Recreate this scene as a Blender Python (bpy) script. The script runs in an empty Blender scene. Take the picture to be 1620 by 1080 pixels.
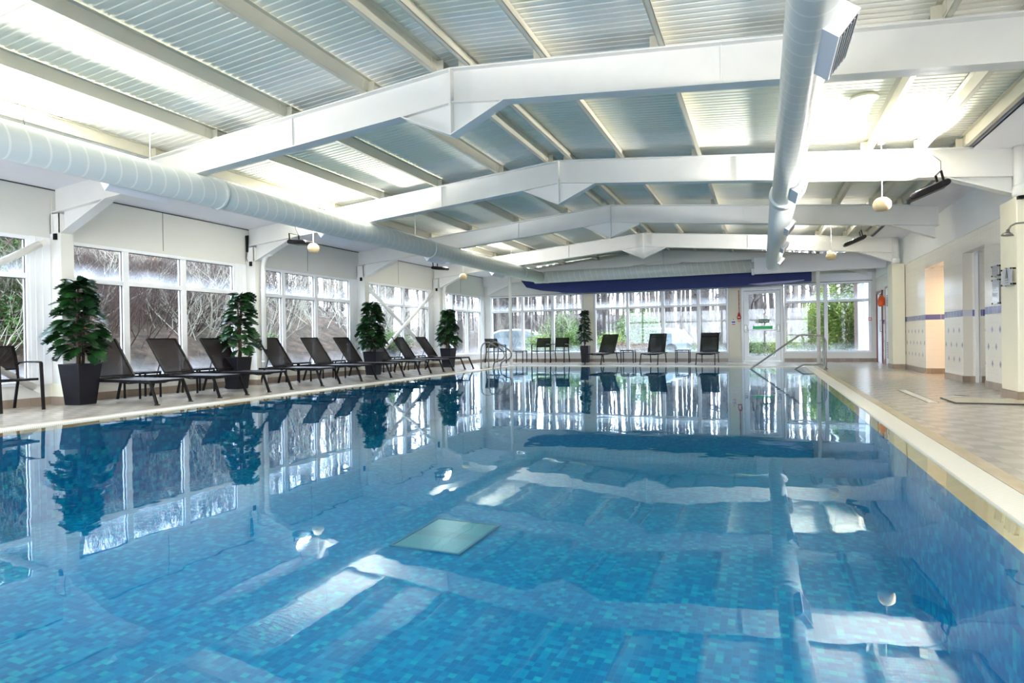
import bpy, bmesh, math, random
from mathutils import Vector, Matrix
R = math.radians
S = bpy.context.scene
COL = S.collection
random.seed(7)

# ------------------------------------------------------------------ camera
F_PX, YAW, PITCH, ROLL, EYE = 962.5, R(22.328), R(-.266), R(.871), .95
fw = Vector((-math.sin(YAW) * math.cos(PITCH), math.cos(YAW) * math.cos(PITCH), math.sin(PITCH)))
r0 = Vector((math.cos(YAW), math.sin(YAW), 0)); u0 = r0.cross(fw)
rt = r0 * math.cos(ROLL) - u0 * math.sin(ROLL); up = u0 * math.cos(ROLL) + r0 * math.sin(ROLL)
cam = bpy.data.objects.new('camera', bpy.data.cameras.new('camera')); COL.objects.link(cam)
cam.data.sensor_width = 36; cam.data.lens = F_PX / 1620 * 36
cam.data.clip_start = .05; cam.data.clip_end = 500
cam.matrix_world = Matrix(((rt.x, up.x, -fw.x, 0), (rt.y, up.y, -fw.y, 0), (rt.z, up.z, -fw.z, EYE), (0, 0, 0, 1)))
S.camera = cam

# ------------------------------------------------------------------ world, light, exposure
SKY_STRENGTH = 5.0
FLOOD_W = 85
EXPOSURE = 1.75
w = bpy.data.worlds.new('overcast sky'); S.world = w; w.use_nodes = True
nt = w.node_tree; bg = nt.nodes['Background']
tc = nt.nodes.new('ShaderNodeTexCoord'); sp = nt.nodes.new('ShaderNodeSeparateXYZ')
mr = nt.nodes.new('ShaderNodeMapRange'); rampw = nt.nodes.new('ShaderNodeValToRGB')
nt.links.new(tc.outputs['Generated'], sp.inputs[0]); nt.links.new(sp.outputs['Z'], mr.inputs['Value'])
nt.links.new(mr.outputs[0], rampw.inputs[0]); nt.links.new(rampw.outputs[0], bg.inputs[0])
rampw.color_ramp.elements[0].color = (.83, .89, 1, 1); rampw.color_ramp.elements[1].color = (.62, .76, 1, 1)
bg.inputs[1].default_value = SKY_STRENGTH
S.view_settings.view_transform = 'Standard'; S.view_settings.look = 'None'
S.view_settings.exposure = EXPOSURE; S.view_settings.gamma = 1; S.view_settings.use_curve_mapping = False
cy = S.cycles
cy.use_denoising = True
try: cy.denoiser = 'OPENIMAGEDENOISE'
except Exception: pass
cy.max_bounces = 9; cy.diffuse_bounces = 6; cy.glossy_bounces = 4; cy.transmission_bounces = 6; cy.transparent_max_bounces = 16
cy.sample_clamp_indirect = 6; cy.caustics_reflective = False; cy.caustics_refractive = False

def lamp_area(name, loc, direction, size, watts, color=(1, 1, 1), portal=False, size_y=None, spread=180):
    L = bpy.data.lights.new(name, 'AREA'); L.energy = watts; L.color = color; L.size = size
    L.shape = 'RECTANGLE'; L.size_y = size_y or size; L.spread = R(spread)
    o = bpy.data.objects.new(name, L); COL.objects.link(o); o.location = loc
    o.rotation_euler = Vector(direction).to_track_quat('-Z', 'Y').to_euler()
    if portal: L.cycles.is_portal = True
    return o

# ------------------------------------------------------------------ material helpers
def nmat(name):
    m = bpy.data.materials.new(name); m.use_nodes = True
    t = m.node_tree; b = t.nodes['Principled BSDF']
    return m, t, b
def nd(t, kind, **kw):
    n = t.nodes.new('ShaderNode' + kind)
    for k, v in kw.items():
        if k in ('operation', 'noise_dimensions', 'data_type', 'feature', 'interpolation_type', 'blend_type', 'voronoi_dimensions', 'mode'): setattr(n, k, v)
        else: n.inputs[k].default_value = v
    return n
def mt(t, op, a, b=None, c=None):
    n = t.nodes.new('ShaderNodeMath'); n.operation = op
    for i, x in enumerate((a, b, c)):
        if x is None: continue
        if isinstance(x, (int, float)): n.inputs[i].default_value = x
        else: t.links.new(x, n.inputs[i])
    return n.outputs[0]
def mixc(t, f, a, b):
    n = t.nodes.new('ShaderNodeMix'); n.data_type = 'RGBA'
    for i, x in ((0, f), (6, a), (7, b)):
        if isinstance(x, (int, float)): n.inputs[i].default_value = x
        elif isinstance(x, tuple): n.inputs[i].default_value = (*x, 1)
        else: t.links.new(x, n.inputs[i])
    return n.outputs[2]
def objxyz(t):
    c = t.nodes.new('ShaderNodeTexCoord'); s = t.nodes.new('ShaderNodeSeparateXYZ')
    t.links.new(c.outputs['Object'], s.inputs[0]); return c.outputs['Object'], s.outputs
def pm(name, rgb, rough=.5, metal=0, spec=.5, var=.06, scale=6, bump=0, bscale=60, coat=0):
    m, t, b = nmat(name)
    co, s = objxyz(t)
    n = nd(t, 'TexNoise', Scale=scale, Detail=3); t.links.new(co, n.inputs['Vector'])
    d = tuple(max(0, c * (1 - var)) for c in rgb); l = tuple(min(1, c * (1 + var)) for c in rgb)
    t.links.new(mixc(t, n.outputs[0], d, l), b.inputs['Base Color'])
    b.inputs['Roughness'].default_value = rough; b.inputs['Metallic'].default_value = metal
    b.inputs['Specular IOR Level'].default_value = spec; b.inputs['Coat Weight'].default_value = coat
    if bump:
        n2 = nd(t, 'TexNoise', Scale=bscale, Detail=2); t.links.new(co, n2.inputs['Vector'])
        bn = t.nodes.new('ShaderNodeBump'); bn.inputs['Strength'].default_value = bump; bn.inputs['Distance'].default_value = .01
        t.links.new(n2.outputs[0], bn.inputs['Height']); t.links.new(bn.outputs[0], b.inputs['Normal'])
    return m

M = {}
M['steel'] = pm('white painted steel', (.80, .79, .765), .38, var=.03, bump=.05, bscale=30)
M['purlin'] = pm('cream purlin paint', (.66, .63, .52), .5, var=.08, scale=2)
M['panel'] = pm('cream wall panel', (.72, .71, .67), .6, var=.03, scale=1.5)
M['white'] = pm('white paint', (.84, .84, .85), .45, var=.02)
M['upvc'] = pm('white window frame', (.86, .87, .90), .3, var=.02)
M['soffit'] = pm('white soffit board', (.84, .83, .88), .55, var=.02)
M['column'] = pm('cream column cladding', (.80, .76, .62), .5, var=.03)
M['duct'] = None
M['black'] = pm('black powder coat', (.006, .005, .006), .4, spec=.18, var=.2)
M['planter'] = pm('black resin planter', (.007, .006, .010), .45, spec=.25, var=.2, bump=.1, bscale=80)
M['soil'] = pm('potting soil', (.03, .02, .013), .9, var=.4, scale=40, bump=.5)
M['bark'] = pm('plant stem', (.05, .035, .02), .8, var=.4, scale=30)
M['chrome'] = pm('brushed stainless steel', (.20, .195, .18), .3, 1, var=.05)
M['globe'] = pm('cream speaker shell', (.58, .46, .27), .45, var=.04, bump=.1, bscale=120)
M['red'] = pm('red enamel', (.55, .03, .03), .4)
M['darkred'] = pm('dark red door frame', (.16, .015, .03), .4)
M['orange'] = pm('orange vinyl', (.85, .12, .02), .5, bump=.2, bscale=20)
M['navy'] = pm('navy blue canvas', (.002, .014, .13), .6, var=.12, scale=3, bump=.1, bscale=15)
M['darkgrey'] = pm('dark grey mastic', (.05, .048, .045), .7)
M['trunk_grey'] = pm('grey tree bark', (.055, .045, .042), .9, var=.4, scale=3)
M['trunk_pale'] = pm('pale tree bark', (.13, .11, .095), .9, var=.3, scale=3)
M['twig_red'] = pm('red brown twigs', (.085, .047, .037), .9, var=.4, scale=.8)
M['twig_pale'] = pm('pale bare twigs', (.42, .39, .31), .9, var=.3, scale=2)
M['white_render'] = pm('white outside render', (.6, .6, .62), .8, var=.03)
M['brownpost'] = pm('brown timber post', (.14, .10, .09), .8, var=.2)
M['carbody'] = pm('pale car paint', (.30, .36, .40), .2, .3)
M['carglass'] = pm('car window glass', (.16, .20, .22), .08)
M['rubber'] = pm('tyre rubber', (.02, .02, .02), .8)
M['lens'] = pm('lamp glass', (.25, .25, .24), .1)

def leafmat(name, rgb, rgb2, rough=.3, trans=.12, sc=3):
    m, t, b = nmat(name); co, s = objxyz(t)
    n = nd(t, 'TexNoise', Scale=sc, Detail=2); t.links.new(co, n.inputs['Vector'])
    r = mt(t, 'MULTIPLY_ADD', n.outputs[0], 3.2, -1.1)
    cl = nd(t, 'Clamp'); t.links.new(r, cl.inputs[0])
    c = mixc(t, cl.outputs[0], rgb, rgb2)
    t.links.new(c, b.inputs['Base Color']); b.inputs['Roughness'].default_value = rough
    tr = t.nodes.new('ShaderNodeBsdfTranslucent'); t.links.new(c, tr.inputs[0])
    mx = t.nodes.new('ShaderNodeMixShader'); mx.inputs[0].default_value = trans
    t.links.new(b.outputs[0], mx.inputs[1]); t.links.new(tr.outputs[0], mx.inputs[2])
    t.links.new(mx.outputs[0], t.nodes['Material Output'].inputs[0])
    return m
M['leaf_dark'] = leafmat('glossy dark leaf', (.003, .014, .006), (.012, .06, .012), .35, .06)
M['leaf_fig'] = leafmat('dark fig leaf', (.004, .016, .007), (.012, .055, .018), .35, .06)
M['leaf_bush'] = leafmat('green bush leaf', (.035, .08, .015), (.12, .20, .04), .6, .3, 1.2)
M['leaf_yellow'] = leafmat('yellow green bush leaf', (.09, .15, .02), (.26, .33, .05), .6, .3, .8)
M['leaf_conifer'] = leafmat('conifer needles', (.02, .05, .01), (.10, .20, .04), .6, .2, .8)
M['leaf_brown'] = leafmat('russet shrub leaf', (.11, .04, .025), (.20, .09, .055), .7, .2, 1)

# duct: spiral seams
def duct_mat(axis):
    m, t, b = nmat('pale wrapped duct ' + axis); co, s = objxyz(t)
    a = s['Y' if axis == 'y' else 'X']; o = s['Z']
    p = mt(t, 'FRACT', mt(t, 'MULTIPLY', mt(t, 'ADD', a, mt(t, 'MULTIPLY', o, .25)), 1 / .20))
    ridge = mt(t, 'LESS_THAN', mt(t, 'ABSOLUTE', mt(t, 'SUBTRACT', p, .5)), .06)
    t.links.new(mixc(t, ridge, (.62, .66, .65), (.76, .78, .76)), b.inputs['Base Color'])
    n = nd(t, 'TexNoise', Scale=9, Detail=2); t.links.new(co, n.inputs['Vector'])
    bn = t.nodes.new('ShaderNodeBump'); bn.inputs['Strength'].default_value = .5; bn.inputs['Distance'].default_value = .012
    t.links.new(mt(t, 'ADD', ridge, mt(t, 'MULTIPLY', n.outputs[0], .35)), bn.inputs['Height']); t.links.new(bn.outputs[0], b.inputs['Normal'])
    b.inputs['Roughness'].default_value = .3
    return m
M['duct_y'] = duct_mat('y'); M['duct_x'] = duct_mat('x')

# ceiling sheet
m, t, b = nmat('ribbed roof sheet'); co, s = objxyz(t)
pan = mt(t, 'FRACT', mt(t, 'DIVIDE', mt(t, 'SUBTRACT', s['Y'], 2.25), 4.1))
smooth = mt(t, 'MULTIPLY', mt(t, 'GREATER_THAN', pan, .28), mt(t, 'LESS_THAN', pan, .80))
n = nd(t, 'TexNoise', Scale=.9, Detail=3); t.links.new(co, n.inputs['Vector'])
green = mixc(t, n.outputs[0], (.86, .86, .74), (.90, .90, .79))
wht = mixc(t, n.outputs[0], (.90, .88, .81), (.92, .91, .85))
t.links.new(mixc(t, smooth, wht, green), b.inputs['Base Color'])
b.inputs['Roughness'].default_value = .85; b.inputs['Specular IOR Level'].default_value = .2
M['roof'] = m

# sling fabric
def sling(name, rgb, see, spc=.1):
    m, t, b = nmat(name); co, s = objxyz(t)
    n = nd(t, 'TexNoise', Scale=14, Detail=2); t.links.new(co, n.inputs['Vector'])
    t.links.new(mixc(t, n.outputs[0], rgb, tuple(c * 1.4 for c in rgb)), b.inputs['Base Color'])
    b.inputs['Roughness'].default_value = .5; b.inputs['Specular IOR Level'].default_value = spc
    tr = t.nodes.new('ShaderNodeBsdfTransparent'); mx = t.nodes.new('ShaderNodeMixShader'); mx.inputs[0].default_value = see
    t.links.new(b.outputs[0], mx.inputs[1]); t.links.new(tr.outputs[0], mx.inputs[2]); t.links.new(mx.outputs[0], t.nodes['Material Output'].inputs[0])
    return m
M['sling'] = sling('dark brown mesh sling', (.008, .005, .005), .05)
M['slingbed'] = sling('grey brown mesh sling bed', (.03, .026, .034), .02, .6)

# deck tile
def tile_floor():
    m, t, b = nmat('deck floor tile'); co, s = objxyz(t)
    TX, TY = .2, .2
    ux = mt(t, 'DIVIDE', s['X'], TX); uy = mt(t, 'DIVIDE', s['Y'], TY)
    fx = mt(t, 'FRACT', ux); fy = mt(t, 'FRACT', uy)
    g = mt(t, 'MAXIMUM', mt(t, 'GREATER_THAN', mt(t, 'ABSOLUTE', mt(t, 'SUBTRACT', fx, .5)), .485), mt(t, 'GREATER_THAN', mt(t, 'ABSOLUTE', mt(t, 'SUBTRACT', fy, .5)), .485))
    cv = t.nodes.new('ShaderNodeCombineXYZ'); t.links.new(mt(t, 'FLOOR', ux), cv.inputs[0]); t.links.new(mt(t, 'FLOOR', uy), cv.inputs[1])
    wn = t.nodes.new('ShaderNodeTexWhiteNoise'); wn.noise_dimensions = '2D'; t.links.new(cv.outputs[0], wn.inputs[0])
    chk = mt(t, 'MODULO', mt(t, 'ABSOLUTE', mt(t, 'ADD', mt(t, 'FLOOR', ux), mt(t, 'FLOOR', uy))), 2)
    f = mt(t, 'MULTIPLY_ADD', wn.outputs[0], .35, mt(t, 'MULTIPLY', chk, .65))
    c = mixc(t, f, (.36, .32, .275), (.52, .465, .395))
    c = mixc(t, g, c, (.36, .33, .30))
    t.links.new(c, b.inputs['Base Color'])
    b.inputs['Roughness'].default_value = .22; b.inputs['Specular IOR Level'].default_value = .55
    n = nd(t, 'TexNoise', Scale=26, Detail=2); t.links.new(co, n.inputs['Vector'])
    bn = t.nodes.new('ShaderNodeBump'); bn.inputs['Strength'].default_value = .12; bn.inputs['Distance'].default_value = .003
    t.links.new(mt(t, 'SUBTRACT', n.outputs[0], g), bn.inputs['Height']); t.links.new(bn.outputs[0], b.inputs['Normal'])
    return m
M['floor'] = tile_floor()
def small_tiles(name, rgb, rgb2, sx, sy, grout, rough=.3, ax=('X', 'Y'), gw=.47, bump=.2):
    m, t, b = nmat(name); co, s = objxyz(t)
    ux = mt(t, 'DIVIDE', s[ax[0]], sx); uy = mt(t, 'DIVIDE', s[ax[1]], sy)
    g = mt(t, 'MAXIMUM', mt(t, 'GREATER_THAN', mt(t, 'ABSOLUTE', mt(t, 'SUBTRACT', mt(t, 'FRACT', ux), .5)), gw), mt(t, 'GREATER_THAN', mt(t, 'ABSOLUTE', mt(t, 'SUBTRACT', mt(t, 'FRACT', uy), .5)), gw))
    cv = t.nodes.new('ShaderNodeCombineXYZ'); t.links.new(mt(t, 'FLOOR', ux), cv.inputs[0]); t.links.new(mt(t, 'FLOOR', uy), cv.inputs[1])
    wn = t.nodes.new('ShaderNodeTexWhiteNoise'); wn.noise_dimensions = '2D'; t.links.new(cv.outputs[0], wn.inputs[0])
    t.links.new(mixc(t, g, mixc(t, wn.outputs[0], rgb, rgb2), grout), b.inputs['Base Color']); b.inputs['Roughness'].default_value = rough
    return m
M['tan'] = small_tiles('tan edge tile', (.50, .40, .26), (.58, .48, .34), .12, .12, (.48, .36, .22), ax=('Y', 'X'), gw=.485)
M['tanx'] = M['tan']
M['skirt_tile'] = small_tiles('brown skirting tile', (.25, .19, .14), (.33, .26, .20), .2, .2, (.16, .13, .10), ax=('Y', 'X'), gw=.49)
M['skirt_tile_x'] = small_tiles('brown skirting tile across', (.25, .19, .14), (.33, .26, .20), .2, .2, (.16, .13, .10), ax=('X', 'Y'), gw=.49)
# overflow grating
def grate(axis):
    m, t, b = nmat('white overflow grating ' + axis); co, s = objxyz(t)
    p = mt(t, 'FRACT', mt(t, 'DIVIDE', s[axis], .022))
    g = mt(t, 'LESS_THAN', p, .25)
    t.links.new(mixc(t, g, (.86, .83, .76), (.62, .58, .50)), b.inputs['Base Color']); b.inputs['Roughness'].default_value = .4
    return m
M['grate_y'] = grate('Y'); M['grate_x'] = grate('X')

# pool mosaic
def mosaic(ax):
    m, t, b = nmat('blue pool mosaic ' + ''.join(ax)); co, s = objxyz(t)
    T = .05
    ux = mt(t, 'DIVIDE', s[ax[0]], T); uy = mt(t, 'DIVIDE', s[ax[1]], T)
    cv = t.nodes.new('ShaderNodeCombineXYZ'); t.links.new(mt(t, 'FLOOR', ux), cv.inputs[0]); t.links.new(mt(t, 'FLOOR', uy), cv.inputs[1])
    wn = t.nodes.new('ShaderNodeTexWhiteNoise'); wn.noise_dimensions = '2D'; t.links.new(cv.outputs[0], wn.inputs[0])
    ra = t.nodes.new('ShaderNodeValToRGB'); ra.color_ramp.interpolation = 'CONSTANT'
    e = ra.color_ramp.elements; e[0].position = 0; e[0].color = (.0, .14, .32, 1); e[1].position = .45; e[1].color = (.0, .185, .37, 1)
    x = e.new(.72); x.color = (.0, .235, .42, 1); x = e.new(.92); x.color = (.005, .30, .42, 1)
    t.links.new(wn.outputs[0], ra.inputs[0])
    g = mt(t, 'MAXIMUM', mt(t, 'GREATER_THAN', mt(t, 'ABSOLUTE', mt(t, 'SUBTRACT', mt(t, 'FRACT', ux), .5)), .46), mt(t, 'GREATER_THAN', mt(t, 'ABSOLUTE', mt(t, 'SUBTRACT', mt(t, 'FRACT', uy), .5)), .46))
    t.links.new(mixc(t, g, ra.outputs[0], (.0, .20, .38)), b.inputs['Base Color']); b.inputs['Roughness'].default_value = .6
    b.inputs['Specular IOR Level'].default_value = .1
    return m
M['mosaic'] = mosaic(('X', 'Y')); M['mosaic_y'] = mosaic(('Y', 'Z')); M['mosaic_x'] = mosaic(('X', 'Z'))
M['drain'] = small_tiles('green drain grille', (.0, .20, .26), (.01, .23, .28), .03, 3, (.0, .15, .21), ax=('X', 'Y'))

# water
m, t, b = nmat('pool water'); t.nodes.remove(b); co, s = objxyz(t)
mp = t.nodes.new('ShaderNodeMapping'); t.links.new(co, mp.inputs[0]); mp.inputs['Scale'].default_value = (1, 1, 1)
n1 = nd(t, 'TexNoise', Scale=1.5, Detail=3, Roughness=.45); t.links.new(mp.outputs[0], n1.inputs['Vector'])
bn = t.nodes.new('ShaderNodeBump'); bn.inputs['Strength'].default_value = .05; bn.inputs['Distance'].default_value = .05
t.links.new(n1.outputs[0], bn.inputs['Height'])
def schlick(t, f0, gain=1, normal=None):
    lw = t.nodes.new('ShaderNodeLayerWeight'); lw.inputs[0].default_value = .5
    if normal: t.links.new(normal, lw.inputs['Normal'])
    return mt(t, 'MULTIPLY_ADD', mt(t, 'POWER', lw.outputs['Facing'], 5), (1 - f0) * gain, f0)
fr_ = schlick(t, .02, 1, bn.outputs[0])
gl = t.nodes.new('ShaderNodeBsdfGlossy'); gl.inputs['Roughness'].default_value = .015; t.links.new(bn.outputs[0], gl.inputs['Normal'])
gl.inputs['Color'].default_value = (.84, .94, 1, 1)
tr = t.nodes.new('ShaderNodeBsdfTransparent'); tr.inputs[0].default_value = (.80, .97, 1, 1)
mx = t.nodes.new('ShaderNodeMixShader'); t.links.new(fr_, mx.inputs[0]); t.links.new(tr.outputs[0], mx.inputs[1]); t.links.new(gl.outputs[0], mx.inputs[2])
t.links.new(mx.outputs[0], t.nodes['Material Output'].inputs[0]); M['water'] = m

# window glass with condensation along the lower edge of each pane row
def glass(name, mist=True):
    m, t, b = nmat(name); t.nodes.remove(b); co, s = objxyz(t)
    gl = t.nodes.new('ShaderNodeBsdfGlossy'); gl.inputs['Roughness'].default_value = .01
    tr = t.nodes.new('ShaderNodeBsdfTransparent'); tr.inputs[0].default_value = (.95, .97, .97, 1)
    mx = t.nodes.new('ShaderNodeMixShader'); t.links.new(schlick(t, .03, .6), mx.inputs[0]); t.links.new(tr.outputs[0], mx.inputs[1]); t.links.new(gl.outputs[0], mx.inputs[2])
    out = mx.outputs[0]
    if mist:
        n = nd(t, 'TexNoise', Scale=2.2, Detail=3); t.links.new(co, n.inputs['Vector'])
        def band(z0, h):
            r = nd(t, 'MapRange'); t.links.new(s['Z'], r.inputs[0]); r.inputs[1].default_value = z0; r.inputs[2].default_value = z0 + h; r.inputs[3].default_value = 1; r.inputs[4].default_value = 0
            return mt(t, 'MULTIPLY', r.outputs[0], mt(t, 'GREATER_THAN', s['Z'], z0 - .02))
        lo = mt(t, 'MULTIPLY', band(.35, .35), mt(t, 'LESS_THAN', s['Z'], 2.0)); hi = band(2.1, .26)
        f = mt(t, 'MULTIPLY', mt(t, 'MAXIMUM', mt(t, 'MULTIPLY', lo, .9), hi), mt(t, 'MULTIPLY_ADD', n.outputs[0], 1.9, -.35))
        cl = nd(t, 'Clamp'); t.links.new(mt(t, 'MULTIPLY', f, .28), cl.inputs[0])
        d = t.nodes.new('ShaderNodeBsdfTranslucent'); d.inputs[0].default_value = (.85, .9, .95, 1)
        m2 = t.nodes.new('ShaderNodeMixShader'); t.links.new(cl.outputs[0], m2.inputs[0]); t.links.new(out, m2.inputs[1]); t.links.new(d.outputs[0], m2.inputs[2]); out = m2.outputs[0]
    t.links.new(out, t.nodes['Material Output'].inputs[0]); return m
M['glass'] = glass('misted window glass'); M['clear'] = glass('clear door glass', False)
m, t, b = nmat('clear acrylic sheet'); b.inputs['Base Color'].default_value = (.75, .78, .85, 1); b.inputs['Roughness'].default_value = .08
tr = t.nodes.new('ShaderNodeBsdfTransparent'); mx = t.nodes.new('ShaderNodeMixShader'); mx.inputs[0].default_value = .45
t.links.new(b.outputs[0], mx.inputs[1]); t.links.new(tr.outputs[0], mx.inputs[2]); t.links.new(mx.outputs[0], t.nodes['Material Output'].inputs[0]); M['acrylic'] = m
M['notice'] = pm('grey notice print', (.50, .51, .56), .3, var=.1, scale=60)
M['ink'] = pm('dark notice ink', (.06, .06, .08), .4)
M['sign_green'] = pm('dark green sign', (.0, .11, .035), .4)
M['bright_green'] = pm('bright green label', (.0, .42, .10), .4)
M['sign_white'] = pm('white sign lettering', (.9, .9, .9), .5)
M['blue'] = pm('blue notice', (.10, .12, .42), .5)
M['doorwhite'] = pm('white door leaf', (.85, .86, .90), .4)

# glazed wall tiles: grout, blue band, small diamonds below the band
def wall_tile(name, u, diamonds=True):
    m, t, b = nmat(name); co, s = objxyz(t)
    U = s[u]; Z = s['Z']
    TU, TZ = .30, .14
    v = mt(t, 'DIVIDE', mt(t, 'SUBTRACT', Z, 1.24), TZ); h = mt(t, 'DIVIDE', U, TU / 2)
    g = mt(t, 'MAXIMUM', mt(t, 'GREATER_THAN', mt(t, 'ABSOLUTE', mt(t, 'SUBTRACT', mt(t, 'FRACT', v), .5)), .485), mt(t, 'GREATER_THAN', mt(t, 'ABSOLUTE', mt(t, 'SUBTRACT', mt(t, 'FRACT', h), .5)), .49))
    n = nd(t, 'TexNoise', Scale=2.5, Detail=2); t.links.new(co, n.inputs['Vector'])
    base = mixc(t, n.outputs[0], (.80, .76, .69), (.86, .82, .76))
    c = mixc(t, mt(t, 'MULTIPLY', g, .5), base, (.62, .56, .48))
    if diamonds:
        row = mt(t, 'DIVIDE', Z, .28); ri = mt(t, 'FLOOR', row)
        off = mt(t, 'MULTIPLY', mt(t, 'MODULO', ri, 2), .5)
        du = mt(t, 'ABSOLUTE', mt(t, 'SUBTRACT', mt(t, 'FRACT', mt(t, 'ADD', mt(t, 'DIVIDE', U, .36), off)), .5))
        dz = mt(t, 'ABSOLUTE', mt(t, 'SUBTRACT', mt(t, 'FRACT', row), .5))
        dia = mt(t, 'LESS_THAN', mt(t, 'ADD', mt(t, 'MULTIPLY', du, .36 / .045), mt(t, 'MULTIPLY', dz, .28 / .065)), 1)
        dia = mt(t, 'MULTIPLY', dia, mt(t, 'MULTIPLY', mt(t, 'LESS_THAN', Z, 1.12), mt(t, 'GREATER_THAN', Z, .28)))
        c = mixc(t, dia, c, (.30, .26, .42))
    band = mt(t, 'MULTIPLY', mt(t, 'GREATER_THAN', Z, 1.24), mt(t, 'LESS_THAN', Z, 1.36))
    fb = mt(t, 'GREATER_THAN', mt(t, 'ABSOLUTE', mt(t, 'SUBTRACT', mt(t, 'FRACT', mt(t, 'DIVIDE', U, .2)), .5)), .48)
    c = mixc(t, band, c, mixc(t, fb, (.115, .13, .34), (.55, .55, .6)))
    t.links.new(c, b.inputs['Base Color'])
    b.inputs['Roughness'].default_value = .12; b.inputs['Specular IOR Level'].default_value = .6
    n2 = nd(t, 'TexNoise', Scale=22, Detail=1); t.links.new(co, n2.inputs['Vector'])
    bn = t.nodes.new('ShaderNodeBump'); bn.inputs['Strength'].default_value = .35; bn.inputs['Distance'].default_value = .006
    t.links.new(mt(t, 'SUBTRACT', n2.outputs[0], mt(t, 'MULTIPLY', g, .4)), bn.inputs['Height']); t.links.new(bn.outputs[0], b.inputs['Normal'])
    return m
M['tile_y'] = wall_tile('glazed wall tile', 'Y'); M['tile_x'] = wall_tile('glazed wall tile return', 'X', False)

# ground outside
m, t, b = nmat('woodland ground'); co, s = objxyz(t)
n = nd(t, 'TexNoise', Scale=2.5, Detail=8, Roughness=.8); t.links.new(co, n.inputs['Vector'])
ra = t.nodes.new('ShaderNodeValToRGB'); e = ra.color_ramp.elements
e[0].position = .35; e[0].color = (.012, .008, .006, 1); e[1].position = .62; e[1].color = (.11, .065, .045, 1); x = e.new(.5); x.color = (.05, .035, .02, 1)
t.links.new(n.outputs[0], ra.inputs[0]); t.links.new(ra.outputs[0], b.inputs['Base Color']); b.inputs['Roughness'].default_value = 1
M['ground'] = m
M['lawn'] = pm('rough grass', (.12, .17, .05), 1, var=.4, scale=4)

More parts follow.
